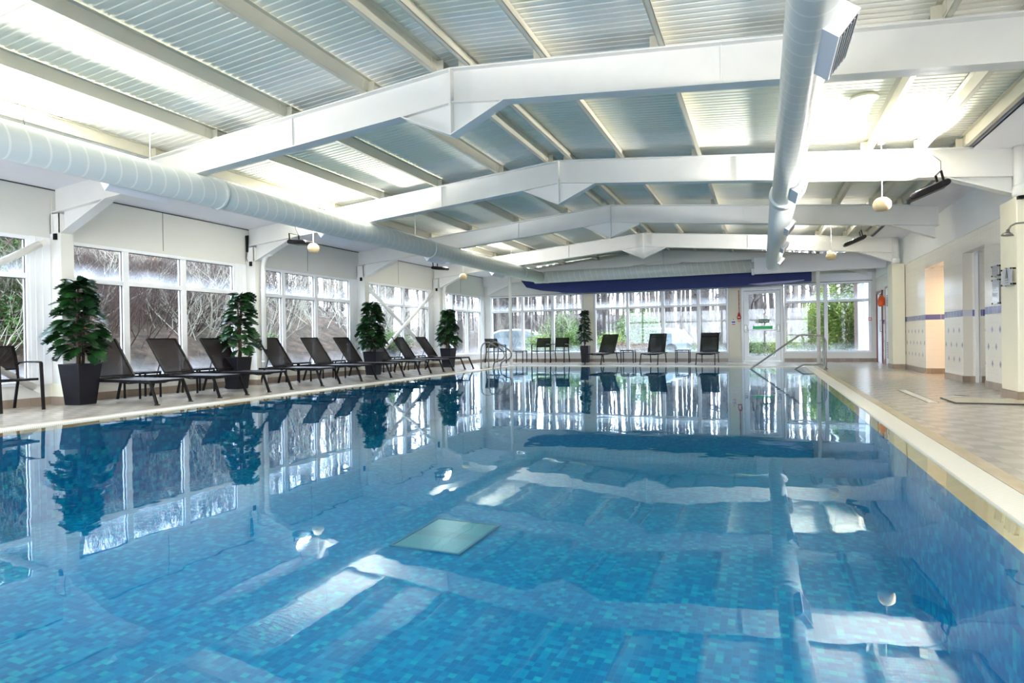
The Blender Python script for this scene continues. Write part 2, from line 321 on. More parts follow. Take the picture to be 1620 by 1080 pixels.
# ------------------------------------------------------------------ mesh builder
class MB:
    def __init__(s): s.v = []; s.f = []; s.mi = []; s.cur = 0; s.smooth = []
    def add(s, vs, fs, sm=False):
        k = len(s.v); s.v += [tuple(p) for p in vs]
        for f in fs: s.f.append(tuple(i + k for i in f)); s.mi.append(s.cur); s.smooth.append(sm)
        return s
    def box(s, a, b):
        x0, x1 = sorted((a[0], b[0])); y0, y1 = sorted((a[1], b[1])); z0, z1 = sorted((a[2], b[2]))
        return s.add([(x0, y0, z0), (x1, y0, z0), (x1, y1, z0), (x0, y1, z0), (x0, y0, z1), (x1, y0, z1), (x1, y1, z1), (x0, y1, z1)],
                     [(3, 2, 1, 0), (4, 5, 6, 7), (0, 1, 5, 4), (1, 2, 6, 5), (2, 3, 7, 6), (3, 0, 4, 7)])
    def quad(s, *p): return s.add(p, [tuple(range(len(p)))])
    def prism_y(s, pts, y0, y1):          # polygon in XZ extruded along Y
        n = len(pts)
        return s.add([(x, y0, z) for x, z in pts] + [(x, y1, z) for x, z in pts],
                     [tuple(range(n))] + [tuple(range(2 * n - 1, n - 1, -1))] + [(i, i + n, (i + 1) % n + n, (i + 1) % n) for i in range(n)])
    def prism_x(s, pts, x0, x1):
        n = len(pts)
        return s.add([(x0, y, z) for y, z in pts] + [(x1, y, z) for y, z in pts],
                     [tuple(range(n))] + [tuple(range(2 * n - 1, n - 1, -1))] + [(i, i + n, (i + 1) % n + n, (i + 1) % n) for i in range(n)])
    def tube(s, pts, r, n=8, caps=True, sm=True):
        pts = [Vector(p) for p in pts]; rs = r if isinstance(r, (list, tuple)) else [r] * len(pts)
        d = (pts[1] - pts[0]).normalized(); ref = Vector((0, 0, 1)) if abs(d.z) < .9 else Vector((1, 0, 0))
        a = d.cross(ref).normalized(); vs = []
        for i, p in enumerate(pts):
            if 0 < i < len(pts) - 1: dd = ((pts[i + 1] - p).normalized() + (p - pts[i - 1]).normalized()).normalized()
            elif i == 0: dd = d
            else: dd = (p - pts[i - 1]).normalized()
            a = (a - dd * a.dot(dd)).normalized(); b = dd.cross(a)
            for k in range(n):
                q = 2 * math.pi * k / n; vs.append(p + (a * math.cos(q) + b * math.sin(q)) * rs[i])
        fs = [(i * n + k, i * n + (k + 1) % n, (i + 1) * n + (k + 1) % n, (i + 1) * n + k) for i in range(len(pts) - 1) for k in range(n)]
        s.add(vs, fs, sm)
        if caps: 
            kk = len(s.v) - len(vs); s.f.append(tuple(kk + k for k in range(n - 1, -1, -1))); s.mi.append(s.cur); s.smooth.append(False)
            kk = len(s.v) - n; s.f.append(tuple(kk + k for k in range(n))); s.mi.append(s.cur); s.smooth.append(False)
        return s
    def bar(s, a, b, w, h, upv=(0, 0, 1)):   # rectangular bar between two points
        a, b = Vector(a), Vector(b); d = (b - a).normalized(); u = Vector(upv)
        sd = d.cross(u).normalized(); u = sd.cross(d).normalized(); vs = []
        for p in (a, b):
            for i, j in ((-1, -1), (1, -1), (1, 1), (-1, 1)): vs.append(p + sd * i * w / 2 + u * j * h / 2)
        return s.add(vs, [(0, 1, 2, 3), (7, 6, 5, 4), (0, 4, 5, 1), (1, 5, 6, 2), (2, 6, 7, 3), (3, 7, 4, 0)])
    def sphere(s, c, r, seg=20, rings=12, sz=1, zmin=-2):
        vs = []; fs = []
        for i in range(rings + 1):
            ph = math.pi * i / rings
            for k in range(seg):
                th = 2 * math.pi * k / seg; z = max(math.cos(ph), zmin)
                vs.append((c[0] + r * math.sin(ph) * math.cos(th), c[1] + r * math.sin(ph) * math.sin(th), c[2] + r * z * sz))
        for i in range(rings):
            for k in range(seg): fs.append((i * seg + k, i * seg + (k + 1) % seg, (i + 1) * seg + (k + 1) % seg, (i + 1) * seg + k))
        return s.add(vs, fs, True)
    def build(s, name, mat, parent=None, loc=None, bevel=0):
        me = bpy.data.meshes.new(name); me.from_pydata(s.v, [], s.f)
        mats = mat if isinstance(mat, (list, tuple)) else [mat]
        for x in mats: me.materials.append(M[x] if isinstance(x, str) else x)
        me.polygons.foreach_set('material_index', s.mi); me.polygons.foreach_set('use_smooth', s.smooth); me.update()
        bmx = bmesh.new(); bmx.from_mesh(me); bmesh.ops.recalc_face_normals(bmx, faces=bmx.faces); bmx.to_mesh(me); bmx.free()
        o = bpy.data.objects.new(name, me); COL.objects.link(o)
        if parent: o.parent = parent
        if loc: o.location = loc
        if bevel:
            md = o.modifiers.new('edge', 'BEVEL'); md.width = bevel; md.segments = 2; md.limit_method = 'ANGLE'
        return o
def tag(o, label, cat, group=None, kind=None):
    if label: o['label'] = label
    if cat: o['category'] = cat
    if group: o['group'] = group
    if kind: o['kind'] = kind
    return o
def empty(name, label, cat, loc=(0, 0, 0), rz=0, group=None, kind=None):
    o = bpy.data.objects.new(name, None); o.empty_display_size = .1; COL.objects.link(o)
    o.location = loc; o.rotation_euler = (0, 0, rz); return tag(o, label, cat, group, kind)
def struct(o): o['kind'] = 'structure'; return o
def kids(o): return [x for x in COL.objects if x.parent == o]
def copy_tree(o, parent=None):
    c = o.copy(); COL.objects.link(c)
    if parent: c.parent = parent
    for k in kids(o): copy_tree(k, c)
    return c

# ------------------------------------------------------------------ dimensions
XL, XR, YN, YF = -10.72, 3.50, -2.6, 23.12
FY = [2.25, 6.33, 10.4, 14.45, 18.8]
RX = -3.34
PL, PR, PN, PF = -7.95, 1.18, .75, 19.76
def ztop(x): return 4.13 - (.082 * (RX - x) if x < RX else .095 * (x - RX))

# ------------------------------------------------------------------ floor, pool
f = MB(); B = .33
for a, b_ in (((XL - .2, YN), (PL - B, YF + .2)), ((PR + B, YN), (XR + 2.0, YF + .2)), ((PL - B, YN), (PR + B, PN - B)), ((PL - B, PF + B), (PR + B, YF + .2))):
    f.box((a[0], a[1], -.12), (b_[0], b_[1], 0))
struct(f.build('floor', 'floor'))
g = MB()
G = .21
g.box((PR, PN, -.03), (PR + G, PF, 0)); g.box((PL - G, PN, -.03), (PL, PF, 0)); struct(g.build('trim_1', 'grate_y')).name = 'trim_1'
g = MB(); g.box((PL - G, PF, -.03), (PR + G, PF + G, 0)); g.box((PL - G, PN - G, -.03), (PR + G, PN, 0)); struct(g.build('trim_2', 'grate_x'))
g = MB(); e2 = .006
for a, b_ in (((PR + G + e2, PN - B), (PR + B, PF + B)), ((PL - B, PN - B), (PL - G - e2, PF + B)), ((PL - G - e2, PF + G + e2), (PR + G + e2, PF + B)), ((PL - G - e2, PN - B), (PR + G + e2, PN - G - e2))):
    g.box((a[0], a[1], -.03), (b_[0], b_[1], 0))
struct(g.build('trim_3', 'tan'))
g = MB(); g.box((PL - B, PN - B, -.06), (PL, PF + B, -.031)); g.box((PR, PN - B, -.06), (PR + B, PF + B, -.031)); g.box((PL, PF, -.06), (PR, PF + B, -.031)); g.box((PL, PN - B, -.06), (PR, PN, -.031))
struct(g.build('trim_4', 'darkgrey'))
# sloping tan nosing just under the water
NS = .10; zb = -.055
g = MB()
i0, i1, j0, j1 = PL + NS, PR - NS, PN + NS, PF - NS
zt = -.022
g.quad((PR, PN, zt), (PR, PF, zt), (i1, j1, zb), (i1, j0, zb)); g.quad((PL, PN, zt), (i0, j0, zb), (i0, j1, zb), (PL, PF, zt))
g.quad((PL, PF, zt), (i0, j1, zb), (i1, j1, zb), (PR, PF, zt)); g.quad((PL, PN, zt), (PR, PN, zt), (i1, j0, zb), (i0, j0, zb))
M['nosing'] = small_tiles('orange tan nosing tile', (.52, .23, .05), (.60, .30, .09), .12, .12, (.40, .20, .06), ax=('Y', 'X'), gw=.485)
struct(g.build('trim_5', 'nosing'))
DEP = -1.1
g = MB()
g.cur = 0; g.quad((i0, j0, DEP), (i1, j0, DEP), (i1, j1, DEP), (i0, j1, DEP))
g.cur = 1; g.quad((i1, j0, zb), (i1, j1, zb), (i1, j1, DEP), (i1, j0, DEP)); g.quad((i0, j0, zb), (i0, j0, DEP), (i0, j1, DEP), (i0, j1, zb))
g.cur = 2; g.quad((i0, j1, zb), (i0, j1, DEP), (i1, j1, DEP), (i1, j1, zb)); g.quad((i0, j0, zb), (i1, j0, zb), (i1, j0, DEP), (i0, j0, DEP))
o = g.build('pool_basin', ['mosaic', 'mosaic_y', 'mosaic_x']); tag(o, 'pool basin lined with blue mosaic tile', 'pool', kind='structure')
g = MB(); g.quad((PL, PN, -.014), (PR, PN, -.014), (PR, PF, -.014), (PL, PF, -.014))
o = g.build('pool_water', 'water'); tag(o, 'still blue swimming pool water mirroring the windows', 'water', kind='structure')
dr = empty('pool_drain', 'green rectangular drain grille on the pool floor', 'drain', (-3.06, 5.6, DEP))
g = MB(); g.box((-.36, -.46, .001), (.36, .46, .014)); g.build('grille', 'drain', dr)
g = MB()
for a, b_ in (((-.39, -.49), (.39, -.46)), ((-.39, .46), (.39, .49)), ((-.39, -.46), (-.36, .46)), ((.36, -.46), (.39, .46))): g.box((*a, .001), (*b_, .018))
g.build('grille_frame', pm('dark drain frame', (.0, .12, .22), .5), dr)

# ------------------------------------------------------------------ ceiling
def ribbed(xa, xb, name):
    mb = MB(); vs = []; P_ = .10; y = YN; prof = []
    while y < YF + .2: prof += [(y, 0), (y + .055, 0), (y + .063, .007), (y + .092, .007)]; y += P_
    prof.append((y, 0)); n = len(prof)
    for x in (xa, xb):
        for yy, dz in prof: vs.append((x, yy, ztop(x) + .17 + dz))
    mb.add(vs, [(i, i + 1, n + i + 1, n + i) for i in range(n - 1)])
    return mb
mb = ribbed(XL - .1, RX, 'a'); m2 = ribbed(RX, XR + .1, 'b'); mb.add(m2.v, m2.f)
struct(mb.build('ceiling', 'roof'))
mb = MB(); mb.quad((XL - .3, YN, 4.7), (XR + 2, YN, 4.7), (XR + 2, YF + .3, 4.7), (XL - .3, YF + .3, 4.7)); struct(mb.build('roof_deck', 'darkgrey'))
# flat soffits along both eaves
s1 = MB(); s1.prism_y([(XL, ztop(XL) - .02), (-9.35, ztop(-9.35) - .02), (-9.35, ztop(-9.35) + .01), (XL, ztop(XL) + .01)], YN, YF)
s1.prism_y([(-9.35, ztop(-9.35) - .02), (-9.35, ztop(-9.35) + .2), (-9.37, ztop(-9.35) + .2), (-9.37, ztop(-9.35))], YN, YF)
struct(s1.build('trim_6', 'soffit'))
s1 = MB(); s1.prism_y([(2.78, ztop(2.78) - .02), (XR, ztop(XR) - .02), (XR, ztop(XR) + .01), (2.78, ztop(2.78) + .01)], YN, YF)
s1.prism_y([(2.78, ztop(2.78) - .02), (2.80, ztop(2.78)), (2.80, ztop(2.78) + .2), (2.78, ztop(2.78) + .2)], YN, YF)
struct(s1.build('trim_7', 'soffit'))

# ------------------------------------------------------------------ roof frames
ORD = ['unseen', 'nearest', 'second', 'third', 'fourth']
def roof_frame(y, label, left=True):
    t_ = empty('roof_frame', label, 'roof beam', (RX, y, 0), group='white portal frames across the pool hall')
    D = .42; W = .17; xl, xr = XL + .03 - RX, 3.3 - RX
    zt_ = lambda x: ztop(x + RX)
    web = MB()
    web.prism_y([(xl, zt_(xl)), (0, zt_(0)), (xr, zt_(xr)), (xr, zt_(xr) - D), (.68, zt_(.68) - D), (0, 3.35), (-.68, zt_(-.68) - D), (xl, zt_(xl) - D)], W / 2 - .006, W / 2 + .006)
    web.build('rafter_web', 'steel', t_)
    fl = MB(); th = .016
    fl.prism_y([(xl, zt_(xl) - th), (0, zt_(0) - th), (xr, zt_(xr) - th), (xr, zt_(xr)), (0, zt_(0)), (xl, zt_(xl))], 0, W)
    fl.build('top_flange', 'steel', t_)
    fl = MB()
    for a, b_ in ((xl, -.68), (.68, xr)): fl.prism_y([(a, zt_(a) - D), (b_, zt_(b_) - D), (b_, zt_(b_) - D + th), (a, zt_(a) - D + th)], 0, W)
    fl.prism_y([(-.68, zt_(-.68) - D), (0, 3.34), (.68, zt_(.68) - D), (.68, zt_(.68) - D + th), (0, 3.34 + th), (-.68, zt_(-.68) - D + th)], 0, W)
    fl.build('bottom_flange', 'steel', t_)
    st = MB(); st.box((-.012, -.005, 3.345), (.012, W + .005, zt_(0) - .005))
    st.prism_y([(-.68, zt_(-.68) - D + .005), (0, zt_(0) - D + .02), (.68, zt_(.68) - D + .005), (.68, zt_(.68) - D + .02), (0, zt_(0) - D + .036), (-.68, zt_(-.68) - D + .02)], .02, W - .02)
    for sx in (-2.4, 3.0): st.box((sx - .006, .06, zt_(sx) - D + .01), (sx + .006, W - .06, zt_(sx) - .01))
    st.build('stiffener', 'steel', t_)
    # knees
    for side in (0, 1):
        if side == 0: x0, x1, z1 = -9.37 - RX, XL + .25 - RX, 2.76
        else: x0, x1, z1 = 2.44 - RX, 3.24 - RX, 2.84
        k = MB(); zb0 = zt_(x0) - D; zb1 = zt_(x1) - D
        k.prism_y([(x0, zb0 + .01), (x1, zb1 + .01), (x1, z1 + .008)], W / 2 - .006, W / 2 + .006)
        k.prism_y([(x0, zb0), (x1, z1), (x1, z1 + .016), (x0, zb0 + .016)], 0, W)
        k.build('haunch', 'steel', t_)
    return t_
labels = [None, 'nearest white steel roof frame with pointed apex plate, crossing the whole pool', 'second white roof frame from the camera, beyond the nearest one',
          'third white roof frame, midway down the pool hall', 'fourth white roof frame, nearest to the far cross duct']
for i in (1, 2, 3, 4): roof_frame(FY[i], labels[i])
roof_frame(22.85, 'white gable roof frame against the far glazed wall, behind the cross duct')

# purlins
PX = [(-8.36, 'outermost left cream roof purlin just above the left duct'), (-7.13, 'cream roof purlin second in from the left eave'), (-5.80, 'cream roof purlin third in from the left eave'),
      (-4.50, 'cream roof purlin between left slope middle and ridge'), (-3.53, 'cream ridge purlin on the left side of the roof apex'), (-3.13, 'cream ridge purlin on the right side of the roof apex'),
      (-2.20, 'cream roof purlin first down the right slope from the ridge'), (-.93, 'cream roof purlin left of the right duct'), (.35, 'cream roof purlin hidden mostly above the right duct'),
      (1.50, 'cream roof purlin right of the right duct'), (2.18, 'cream roof purlin beside the bright floodlit ceiling at right'), (2.68, 'outermost right cream roof purlin against the right soffit')]
for i, (x, lb) in enumerate(PX):
    t_ = empty('roof_purlin', lb, 'purlin', (x, 0, ztop(x)), group='cream roof purlins')
    sg = -1 if x < RX else 1
    h = .155
    z = MB(); z.box((-.004, YN, .0), (.004, YF, h)); z.box((0, YN, 0), (sg * .055, YF, .005)); z.box((0, YN, h - .005), (-sg * .055, YF, h)); z.box((sg * .051, YN, 0), (sg * .055, YF, .018))
    z.build('purlin_web', 'purlin', t_)
    for fy in FY[1:]: c = MB(); c.box((-sg * .004, fy + .02, 0), (-sg * .10, fy + .028, .13)); c.box((-sg * .004, fy - .09, .02), (-sg * .013, fy + .22, .13)); c.build('cleat', 'purlin', t_)

# ------------------------------------------------------------------ left wall
def wall_panels():
    zs = ztop(XL) - .02
    mb = MB(); mb.box((XL - .12, YN, 2.69), (XL, YF, zs)); mb.box((XL - .12, YN, .0), (XL, YF, .33))
    for fy in FY + [YF - .1]: mb.box((XL - .12, fy - .30, .33), (XL, fy + .2, 2.69))
    mb.box((XL - .12, YN, .33), (XL, YN + .6, 2.69))
    struct(mb.build('wall_left', 'panel'))
    mb = MB(); mb.box((XL, YN, 0), (XL + .012, YF, .125)); struct(mb.build('baseboard_left', 'skirt_tile'))
    # white cladding strips on the jamb side of each column, thin dark joints
    mb = MB()
    for fy in FY[1:] + [YF]: mb.box((XL + .001, fy - .31, .33), (XL + .02, fy - .005, 2.70)); 
    for fy in FY[1:]: 
        for q in (.22, .12): mb.box((XL + .02, fy - q - .012, .33), (XL + .026, fy - q + .012, 2.69))
    struct(mb.build('trim_8', 'upvc'))
    mb = MB(); mb.box((XL, YN, zs - .018), (XL + .012, YF, zs - .002))
    for i in range(len(FY)):
        y0 = FY[i]; y1 = FY[i + 1] if i < 4 else YF
        mb.box((XL, (y0 + y1) / 2 - .004, 2.75), (XL + .004, (y0 + y1) / 2 + .004, zs))
    struct(mb.build('trim_9', 'darkgrey'))
wall_panels()

def window_bay(name, axis, a0, a1, muls, pos, zt_=2.69, zs=.33, ztr=2.06, fw_=.055, out=-1, sub=None):
    """axis 'y': window in the left wall (x=pos); axis 'x': far wall (y=pos). frame + individual panes"""
    def bx(mb, u0, u1, z0, z1, d0, d1):
        if axis == 'y': mb.box((pos + d0, u0, z0), (pos + d1, u1, z1))
        else: mb.box((u0, pos - d0, z0), (u1, pos - d1, z1))
    fr = MB(); D0, D1 = -.09, .015
    bx(fr, a0, a1, zt_ - fw_, zt_, D0, D1 + .01); bx(fr, a0, a1, zs, zs + fw_, D0, D1 + .045)
    bx(fr, a0, a0 + fw_, zs + fw_, zt_ - fw_, D0, D1); bx(fr, a1 - fw_, a1, zs + fw_, zt_ - fw_, D0, D1)
    edges = [a0 + fw_]
    for mu in muls: bx(fr, mu - .055, mu + .055, zs + fw_, zt_ - fw_, D0, D1); edges += [mu - .055, mu + .055]
    edges.append(a1 - fw_)
    cells = []
    for i in range(0, len(edges), 2):
        bx(fr, edges[i], edges[i + 1], ztr - .04, ztr + .04, D0, D1 - .005)
        cells += [(edges[i], edges[i + 1], zs + fw_, ztr - .04), (edges[i], edges[i + 1], ztr + .04, zt_ - fw_)]
    ctr = (pos, (a0 + a1) / 2, 0) if axis == 'y' else ((a0 + a1) / 2, pos, 0)
    e = bpy.data.objects.new(name, None); COL.objects.link(e); e['kind'] = 'structure'; e.location = ctr
    def shift(mb): mb.v = [(x - ctr[0], y - ctr[1], z) for x, y, z in mb.v]; return mb
    shift(fr).build('window_frame', 'upvc', e)
    gk = MB()
    for c in cells:      # dark gaskets
        for (u0, u1, z0, z1) in ((c[1] - .012, c[1], c[2], c[3]), (c[0], c[1], c[3] - .01, c[3])): bx(gk, u0, u1, z0, z1, -.035, -.025)
    shift(gk).build('gasket', 'darkgrey', e)
    for c in cells:
        p = MB(); bx(p, c[0], c[1], c[2], c[3], -.05, -.044); shift(p).build('pane', 'glass', e)
wn = 1
for i, fy in enumerate(FY):
    y0 = fy + .2; y1 = (FY[i + 1] if i < 4 else YF) - .30
    if i == 4: y1 = YF - .35
    L = y1 - y0; m_ = [y0 + L / 3, y0 + 2 * L / 3]
    if i == 1: m_ = [7.60, 8.80]; 
    if i == 2: m_ = [11.55, 12.71]
    if i == 3: m_ = [15.56, 16.90]
    window_bay('window_%d' % wn, 'y', y0, y1, m_, XL); wn += 1
window_bay('window_%d' % wn, 'y', YN + .6, FY[0] - .3, [-.6, .7], XL); wn += 1

# columns on the left wall
for i, fy in enumerate(FY[1:], 1):
    lb = ['', 'cream boxed steel column behind the nearest potted plant', 'cream boxed steel column beside the second potted plant and drainpipe',
          'cream boxed steel column behind the third potted plant', 'cream boxed steel column behind the fourth potted plant'][i]
    t_ = empty('steel_column', lb, 'column', (XL, fy, 0), group='boxed columns along the left window wall')
    c = MB(); c.box((0.002, 0, .12), (.28, .2, 2.77)); c.build('cladding', 'panel', t_)
    c = MB(); c.box((0.02, .0, 2.77), (.24, .012, ztop(XL) - .44)); c.box((.225, -.0, 2.77), (.24, .17, ztop(XL) - .44)); c.box((.02, 0, 2.77), (.035, .17, ztop(XL) - .44)); c.build('steel_shaft', 'steel', t_)
    c = MB(); c.box((0.0, -.02, .125), (.33, .23, .33)); c.build('plinth', 'column', t_)
    c = MB(); c.box((0.0, -.03, 0), (.34, .24, .125)); c.build('plinth_tile', 'skirt_tile_x', t_)
    c = MB(); c.box((.14, -.035, 2.66), (.20, -.002, 2.76)); c.build('sensor', 'black', t_)
    if i == 2:
        c = MB(); c.prism_y([(.03, 3.35), (.11, 3.35), (.09, 2.98), (.05, 2.98)], -.03, -.002); c.build('blind_strap', 'black', t_)
        c = MB(); c.tube([(.07, -.015, 2.98), (.05, -.02, 2.85), (.09, -.02, 2.76)], .005, 5); c.build('cable', 'darkgrey', t_)
    if i == 1:
        c = MB(); c.tube([(-.0 + .1, -.015, 3.4), (.09, -.02, 3.0), (.12, -.02, 2.78)], .005, 5); c.build('cable', 'column', t_)
# drainpipes
for fy, lb in ((FY[2], 'white drainpipe with swept top bend beside the second potted plant'), (FY[4], 'white drainpipe beside the fourth left column')):
    mb = MB(); mb.tube([(XL + .62, fy + .13, 2.93), (XL + .50, fy + .13, 2.90), (XL + .42, fy + .13, 2.80), (XL + .385, fy + .13, 2.66), (XL + .38, fy + .13, 2.4), (XL + .38, fy + .13, .0)], .055, 14)
    mb.tube([(XL + .38, fy + .13, 2.1), (XL + .38, fy + .13, 2.14)], .062, 14); mb.tube([(XL + .38, fy + .13, .5), (XL + .38, fy + .13, .54)], .062, 14)
    tag(mb.build('drainpipe', 'steel'), lb, 'pipe', 'drainpipes on the left wall')
# tube braces
def brace(pts, lb, nm='brace_tube'):
    mb = MB(); mb.tube(pts, .055, 12); a, b_ = Vector(pts[0]), Vector(pts[-1]); d = (b_ - a).normalized() * .12
    for p, q in ((a, a - d), (b_, b_ + d)): mb.bar(p, q, .02, .09, (0, 0, 1))
    return tag(mb.build(nm, 'steel'), lb, 'brace', 'white cross bracing tubes in the left window bays')
xb = XL + .14
brace([(xb, FY[3] + .25, 2.55), (xb, 18.45, .40)], 'white bracing tube running down to the right across the crossed window bay')
brace([(xb + .11, 18.45, 2.6), (xb + .11, FY[3] + .55, .45)], 'white bracing tube rising to the right, in front of the other one')
brace([(xb, 6.10, 2.56), (xb, 2.75, .42)], 'thick white bracing tube at the top of the leftmost window')
brace([(xb, 5.98, .30), (xb, 2.75, 2.4)], 'thick white bracing tube at the foot of the leftmost window')

# ------------------------------------------------------------------ far wall
zpt = 2.69
def far_wall():
    mb = MB()
    groups = [(-10.45, -6.46), (-6.02, -1.10), (.72, 3.36)]
    mb.prism_y([(XL, zpt), (XR, zpt), (XR, ztop(XR)), (RX, ztop(RX) + .2), (XL, ztop(XL) + .02)], YF, YF + .12)
    for a, b_ in groups: mb.box((a, YF, 0), (b_, YF + .12, .33))
    for a, b_ in ((XL, -10.45), (-6.46, -6.02), (-1.10, -.66), (.68, .72), (3.36, XR)): mb.box((a, YF, 0), (b_, YF + .12, zpt))
    mb.box((-.66, YF, 2.62), (.68, YF + .12, zpt))
    struct(mb.build('wall_far', 'panel'))
    mb = MB()
    for a, b_ in ((XL, -1.12), (.72, XR)): mb.box((a, YF - .012, 0), (b_, YF, .125))
    struct(mb.build('baseboard_far', 'skirt_tile_x'))
    mb = MB(); mb.box((-6.44, YF - .03, .12), (-6.04, YF, zpt)); mb.box((-1.08, YF - .03, .12), (-.70, YF, zpt))
    struct(mb.build('trim_10', 'column'))
    mb = MB(); mb.box((XL + .3, YF - .014, zpt + .0), (-.72, YF - .001, zpt + .016)); mb.box((.72, YF - .014, zpt), (XR - .1, YF - .001, zpt + .016)); struct(mb.build('trim_11', 'darkgrey'))
far_wall()
window_bay('window_%d' % wn, 'x', -10.42, -6.47, [-9.02, -7.72], YF); wn += 1
window_bay('window_%d' % wn, 'x', -6.01, -1.11, [-4.72, -3.40, -2.12], YF); wn += 1
window_bay('window_%d' % wn, 'x', .73, 3.35, [2.02], YF); wn += 1

# fire exit door
d = bpy.data.objects.new('door_1', None); COL.objects.link(d); d['kind'] = 'structure'; d.location = (.01, YF, 0)
mb = MB()
mb.box((-.67, -.04, 0), (-.60, .08, 2.62)); mb.box((.60, -.04, 0), (.67, .08, 2.62)); mb.box((-.60, -.04, 2.54), (.60, .08, 2.62)); mb.box((-.60, -.04, 0), (.60, .08, .03))
mb.build('door_frame', 'upvc', d)
mb = MB(); mb.box((-.595, -.045, 2.5), (.595, -.04, 2.51)); mb.box((-.598, -.044, .05), (-.592, -.039, 2.5)); mb.box((.592, -.044, .05), (.598, -.039, 2.5)); mb.build('door_seal', 'darkgrey', d)
mb = MB(); mb.box((-.59, -.03, .04), (-.43, .03, 2.53)); mb.box((.43, -.03, .04), (.59, .03, 2.53)); mb.box((-.43, -.03, 2.40), (.43, .03, 2.53)); mb.box((-.43, -.03, .04), (.43, .03, .20))
mb.build('door_leaf', 'upvc', d)
mb = MB(); mb.box((-.43, -.003, .20), (.43, .003, 2.40)); mb.build('pane', 'clear', d)
mb = MB(); mb.tube([(-.53, -.10, 1.13), (.53, -.10, 1.11)], .016, 10); bar_ = mb.build('push_bar', 'upvc', d)
for sx, zc in ((-.53, 1.18), (.53, 1.18)):
    mb = MB(); mb.box((sx - .045, -.09, zc - .12), (sx + .045, -.03, zc + .12)); mb.build('bar_bracket', 'chrome', d, bevel=.01)
mb = MB(); mb.box((-.30, -.015, 1.15), (.34, -.006, 1.26)); mb.build('green_label', 'bright_green', d)['label'] = 'bright green push bar label'
mb = MB(); mb.box((-.22, -.015, 1.37), (.24, -.006, 1.50)); sg = mb.build('exit_sign', 'sign_green', d)
mb = MB(); mb.box((-.21, -.018, 1.38), (-.11, -.016, 1.49)); mb.build('pictogram', 'sign_white', sg)
mb = MB(); mb.sphere((-.155, -.019, 1.465), .012, 8, 6); mb.bar((-.155, -.0195, 1.45), (-.165, -.0195, 1.42), .02, .004, (0, 1, 0)); mb.bar((-.165, -.0195, 1.42), (-.145, -.0195, 1.39), .012, .004, (0, 1, 0)); mb.bar((-.165, -.0195, 1.42), (-.19, -.0195, 1.40), .012, .004, (0, 1, 0)); mb.bar((-.155, -.0195, 1.445), (-.125, -.0195, 1.43), .01, .004, (0, 1, 0))
mb.build('running_figure', 'sign_green', sg)
def text(s_, size, loc, rot, mat, parent=None, name='lettering', align='CENTER', ext=.001):
    cu = bpy.data.curves.new(name, 'FONT'); cu.body = s_; cu.size = size; cu.align_x = align; cu.extrude = ext
    o = bpy.data.objects.new(name, cu); COL.objects.link(o); cu.materials.append(M[mat]); o.location = loc; o.rotation_euler = rot
    if parent: o.parent = parent
    return o
text('Fire exit', .088, (.065, -.018, 1.408), (R(90), 0, 0), 'sign_white', sg)

# emergency pull cord, notice
t_ = empty('alarm_cord', 'red emergency cord and handset hanging left of the fire exit', 'alarm', (-.74, YF - .03, 0))
mb = MB(); mb.tube([(0, -.02, 2.55), (0, -.02, 1.72)], .011, 8)
for z in (2.5, 2.35, 2.2, 2.05, 1.9): mb.tube([(0, -.02, z), (0, -.02, z + .02)], .018, 8)
mb.build('cord', 'red', t_)
mb = MB(); mb.tube([(0, -.04, 1.75), (0, -.04, 1.66), (0, -.04, 1.58), (0, -.04, 1.52)], [.02, .05, .075, .06], 12); mb.build('handset', 'red', t_)
mb = MB(); mb.box((-.04, -.125, 1.57), (.04, -.105, 1.60)); mb.build('label_strip', 'sign_white', t_)
mb = MB(); pts = [(.045 * math.cos(a), -.04, 1.48 + .05 * math.sin(a)) for a in [k * math.pi / 5 for k in range(11)]]; mb.tube(pts, .008, 6, caps=False); mb.build('pull_ring', 'red', t_)
t_ = empty('wall_notice', 'small blue and white notice on the pier left of the fire exit', 'notice', (-.93, YF - .032, 1.40))
mb = MB(); mb.box((-.07, -.01, -.09), (.07, 0, .09)); mb.build('board', 'sign_white', t_)
mb = MB(); mb.box((-.06, -.013, -.01), (.06, -.010, .05)); mb.build('blue_panel', 'blue', t_)
mb = MB(); mb.box((-.06, -.013, -.08), (.06, -.010, -.05)); mb.build('red_strip', 'red', t_)
mb = MB(); mb.box((-.012, -.012, .10), (.012, 0, .13)); mb.build('hook', 'darkgrey', t_)
# blind box over right far window
mb = MB(); mb.box((1.72, YF - .16, 2.72), (3.36, YF - .001, 2.97)); tag(mb.build('blind_box', 'soffit', bevel=.01), 'pale boxed blind housing above the far right window', 'blind box')

# ------------------------------------------------------------------ near wall behind the camera and right wall
mb = MB(); mb.box((XL - .1, YN - .12, 0), (XR + 2, YN, .33)); mb.box((XL - .1, YN - .12, 2.95), (XR + 2, YN, 4.6)); mb.box((XL - .1, YN - .12, .33), (-10.3, YN, 2.95)); mb.box((3.2, YN - .12, .33), (XR + 2, YN, 2.95)); struct(mb.build('wall_near', 'panel'))
window_bay('window_%d' % wn, 'x', -10.3, 3.2, [-10.3 + 1.5 * k for k in range(1, 9)], YN - .1, zt_=2.95); wn += 1  # unseen glazing added behind the camera to let in more daylight
op = [(15.05, 16.62), (12.58, 13.80)]
ys = [YN, 12.58, 13.80, 15.05, 16.62, YF]
mb = MB(); zt2 = 2.74
segs = [(YN, 12.58, 0), (13.80, 15.05, 0), (16.62, 21.95, 0), (22.95, YF, 0), (12.58, 13.80, 2.42), (15.05, 16.62, 2.42), (21.95, 22.95, 2.3)]
for a, b_, z in segs: mb.box((XR, a, z), (XR + .15, b_, zt2))
struct(mb.build('wall_right', 'tile_y'))
